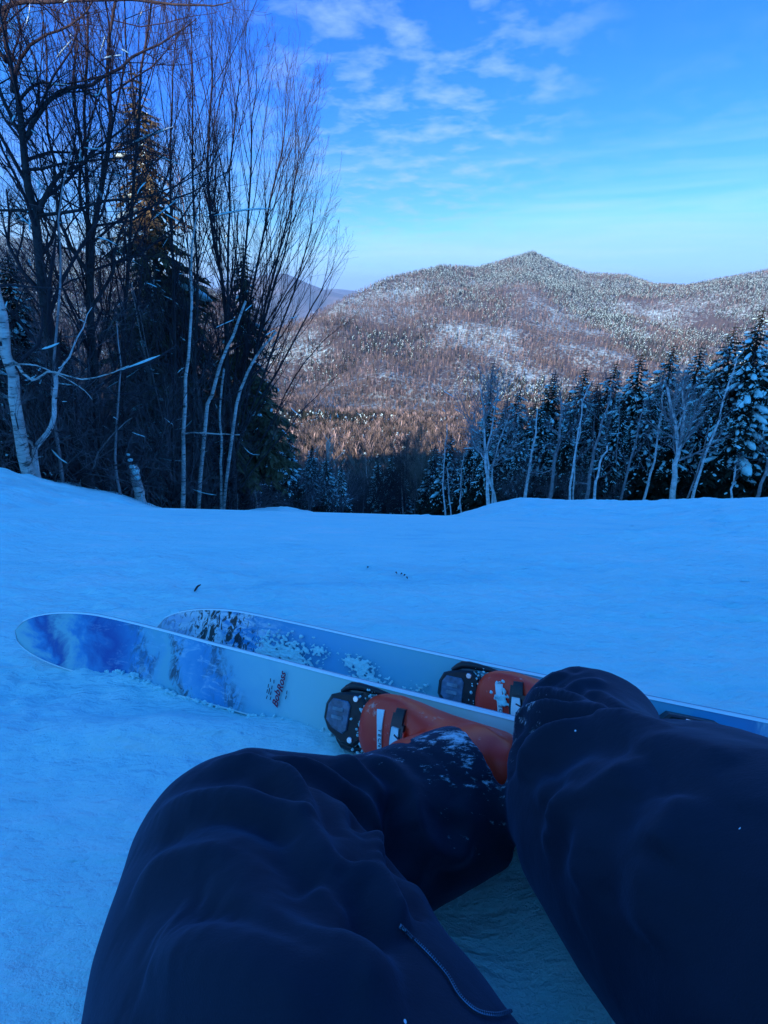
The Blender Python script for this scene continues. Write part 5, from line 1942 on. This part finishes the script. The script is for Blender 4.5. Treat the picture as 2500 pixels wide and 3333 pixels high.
# ------------------------------------------------------------------ snow crumbs, clumps on the skis, twigs lying on the snow
def crumbs():
    rng = random.Random(99)
    b = Buf()
    Mn = np.array(NEAR.matrix_world); Mf = np.array(FARS.matrix_world)

    def loc(Mx, s, y, z):
        return (Mx @ np.array([s, y, z, 1.]))[:3]
    # along the near ski's lower edge
    for i in range(150):
        s = rng.uniform(-.1, .40) if rng.random() < .7 else rng.uniform(-.35, .45)
        c = loc(Mn, s, .052 + rng.uniform(-.006, .012), .004)
        c[2] = float(HH(c[0], c[1])) + .002
        r = rng.uniform(.0015, .005)
        blob(b, rng, c, unit(np.array([rng.gauss(0, 1), rng.gauss(0, 1), 0])), r * 1.3, r, r)
    # stuck on the far ski
    for cx, cy, n, sp, r0 in [(-.10, .0, 46, .05, .007), (-.17, .010, 40, .035, .008), (-.05, .02, 26, .04, .006), (-.24, -.012, 10, .018, .005), (-.02, .03, 18, .04, .006), (-.33, -.005, 22, .02, .006), (-.36, .02, 16, .02, .006), (-.09, .036, 14, .03, .008), (-.44, .03, 10, .03, .006)]:
        for i in range(n * 9):
            s = cx + rng.gauss(0, sp); y = max(-.046, min(.044, cy + rng.gauss(0, sp * .38)))
            r = r0 * rng.uniform(.18, .62)
            blob(b, rng, loc(Mf, s, y, .016), unit(np.array(Mf[:3, 0]) + np.array([0, rng.gauss(0, .5), rng.gauss(0, .3)])), r * 1.3, r * .9, r * .34)
    # packed round the bindings and buckles
    for Mx, st in ((Mn, S_TOE_N), (Mf, S_TOE_F)):
        for i in range(150):
            s = st + rng.choice([-.004, .004, .0]) + rng.gauss(0, .008); y = rng.uniform(-.045, .048)
            r = rng.uniform(.0009, .0026)
            blob(b, rng, loc(Mx, s, y, ZT + .03 + rng.gauss(0, .006)), unit(np.array([rng.gauss(0, 1), 1, 0])), r * 1.4, r, r)
        if Mx is Mf:
            for i in range(260):
                s = st - rng.choice([.045, .085, .092, .10]) + rng.gauss(0, .006); y = rng.uniform(-.035, .04)
                blob(b, rng, loc(Mx, s, y, ZT + .080 - abs(y) * .35 + rng.gauss(0, .003)), unit(np.array([rng.gauss(0, 1), 1, 0])), .0036 * rng.uniform(.6, 1.3), .0026, .0026)
    V, Nn, F = voxel_skin([(np.concatenate(b.V), np.concatenate(b.F))], .0014, 1, .5)
    V = V + Nn * (0.0012 * fbm(V[:, 0] * 260, V[:, 1] * 160 + V[:, 2] * 90, 3, 7))[:, None]
    o = mesh_obj('snow_clumps', V, F, M['snow'])
    tagged(o, 'small clumps and crumbs of snow stuck to the skis, bindings and boots', 'snow', kind='stuff')


crumbs()


def ground_pt(px, py):
    r = ray(px, py); y = .3
    for _ in range(400):
        x = r[0] / r[1] * y
        if float(HH(x, y)) >= r[2] / r[1] * y:
            break
        y *= 1.012
    return np.array([x, y, float(HH(x, y))])


for (p0, p1), lb in (((( 636, 1934), (655, 1914)), 'short dark twig sticking out of the snow above the ski tips'),
                     (((1288, 1868), (1292, 1877)), 'leftmost of four tiny twig bits in a row on the snow'),
                     (((1305, 1872), (1309, 1880)), 'second of four tiny twig bits in a row on the snow'),
                     (((1315, 1878), (1319, 1884)), 'third of four tiny twig bits in a row on the snow'),
                     (((1323, 1888), (1326, 1895)), 'rightmost of four tiny twig bits in a row on the snow'),
                     (((1195, 1852), (1200, 1856)), 'tiny twig bit alone on the snow above the far ski')):
    a, c = ground_pt(*p0), ground_pt(*p1)
    a[2] += .004; c[2] += .012
    o = a.copy()
    b_ = Buf()
    b_.tube(curve([a - o, (a + c) / 2 - o + np.array([0, 0, .004]), c - o], 5), np.array([.003, .004, .004, .0035, .002]) * (.55 if p0[0] > 700 else .8), 6)
    t_ = b_.obj('twig', M['bark'])
    t_.location = o
    tagged(t_, lb, 'twig')

# ------------------------------------------------------------------ haze
def build_haze():
    bm = bmesh.new()
    bmesh.ops.create_cube(bm, size=1)
    me = bpy.data.meshes.new('haze')
    bm.to_mesh(me); bm.free()
    o = bpy.data.objects.new('haze', me)
    COL.objects.link(o)
    z0, z1 = -1260, 420
    o.scale = (44000, 38000, z1 - z0)
    o.location = (0, 9000, (z0 + z1) / 2)
    m = bpy.data.materials.new('haze')
    m.use_nodes = True
    t = NT(m.node_tree)
    v = t.n('ShaderNodeVolumePrincipled')
    v.inputs['Color'].default_value = (.34, .62, 1, 1)
    v.inputs['Density'].default_value = 5.0e-5
    v.inputs['Anisotropy'].default_value = 0.0
    out = t.n('ShaderNodeOutputMaterial')
    t.t.links.new(v.outputs[0], out.inputs['Volume'])
    me.materials.append(m)
    o['kind'] = 'stuff'
    o['label'] = 'thin blue winter haze lying over the far valley'
    o['category'] = 'haze'


build_haze()


# ------------------------------------------------------------------ the rest of the seated skier, behind the lens: jacket, gloves, helmet
def upper_body():
    c = (HIP_L + HIP_R) / 2
    sp = [c + np.array(v) for v in [(0, -.05, -.02), (0, -.10, .06), (0, -.17, .20), (0, -.24, .34), (0, -.27, .46)]]
    torso = loft(sp, [.19, .18, .185, .20, .13], [.14, .13, .13, .125, .09], k=32, updir=(0, 1, 0.2))
    neck = loft([sp[-1], sp[-1] + np.array([0, .0, .07])], [.075, .07], k=20, updir=(0, 1, 0))
    parts = [torso, neck]
    gl = []
    for sg in (-1, 1):
        sh = sp[3] + np.array([sg * .17, 0, .04])
        el = sh + np.array([sg * .12, -.16, -.22])
        wr = el + np.array([sg * .02, -.16, -.18])
        g = float(HH(wr[0], wr[1], False))
        wr[2] = g + .055
        parts.append(loft(curve([sh, el, wr], 12), np.interp(np.linspace(0, 1, 12), [0, .5, 1], [.082, .068, .052]), k=20, updir=(0.1, 0, 1)))
        gl.append((sg, el, wr, g))
    V, Nn, F = voxel_skin(parts, .010, 10, .5)
    V = V + Nn * (.008 * fbm(V[:, 0] * 9 + V[:, 2] * 12, V[:, 1] * 9, 4, 33))[:, None]
    mesh_obj('jacket', V - PRL, F, M['jacket'], PR)
    for sg, el, wr, g in gl:
        d = unit(np.array([wr[0] - el[0], wr[1] - el[1], 0]))
        sd = np.array([-d[1], d[0], 0])
        ps = [loft([wr - d * .03, wr + d * .02, wr + d * .07, wr + d * .10], [.045, .048, .050, .040], [.038, .034, .028, .022], k=16)]
        for q, (o, L) in enumerate([(-.034, .055), (-.012, .070), (.012, .066), (.034, .050)]):
            a = wr + d * .085 + sd * o
            pts = curve([a, a + d * L * .5 + np.array([0, 0, .004]), a + d * L + np.array([0, 0, -.020])], 6)
            ps.append(loft(pts, [.0135, .0135, .013, .0125, .011, .008], k=10))
        a = wr + d * .02 + sd * (.04 * -sg)
        ps.append(loft(curve([a, a + sd * -sg * .03 + d * .02, a + sd * -sg * .04 + d * .055], 6), [.017, .016, .015, .014, .012, .008], k=10))
        V, _, F = voxel_skin(ps, .005, 4, .5)
        mesh_obj('glove', V - PRL + np.array([0, 0, -.02]), F, M['black'], PR)
    hd = sp[-1] + np.array([0, .03, .19])
    prof = [(-.125, .045, .05), (-.10, .06, .072), (-.05, .072, .088), (0, .080, .098), (.05, .078, .096), (.09, .060, .075), (.112, .03, .04)]
    V, _, F = voxel_skin([loft([hd + np.array([0, 0, z]) for z, a, b in prof], [a for z, a, b in prof], [b for z, a, b in prof], k=28, updir=(0, 1, 0)),
                          loft([hd + np.array([0, .085, -.02]), hd + np.array([0, .112, -.035])], [.014, .010], k=10)], .006, 3, .5)
    mesh_obj('head', V - PRL, F, M['skin'], PR)
    prof = [(-.045, .090, .108), (0, .094, .114), (.05, .092, .112), (.09, .075, .092), (.12, .04, .05)]
    V, F = loft([hd + np.array([0, -.012, z + .015]) for z, a, b in prof], [a for z, a, b in prof], [b for z, a, b in prof], k=32, updir=(0, 1, 0))
    mesh_obj('helmet', V - PRL, F, M['black'], PR)
    th = np.linspace(R(25), R(155), 14)
    rows = []
    for z, k in ((-.030, 1.0), (-.024, 1.08), (.016, 1.08), (.022, 1.0)):
        rows.append(np.stack([hd[0] + .083 * k * np.cos(th), hd[1] + .105 * k * np.sin(th), np.full(14, hd[2] + z)], 1))
    mesh_obj('goggles', np.concatenate(rows) - PRL, grid_faces(4, 14), M['inset'], PR)


M['jacket'] = simple('jacket_shell', (.02, .025, .035), .7, .25, noise=(6, .3))
M['skin'] = simple('skin', (.55, .34, .26), .5, .4)
upper_body()
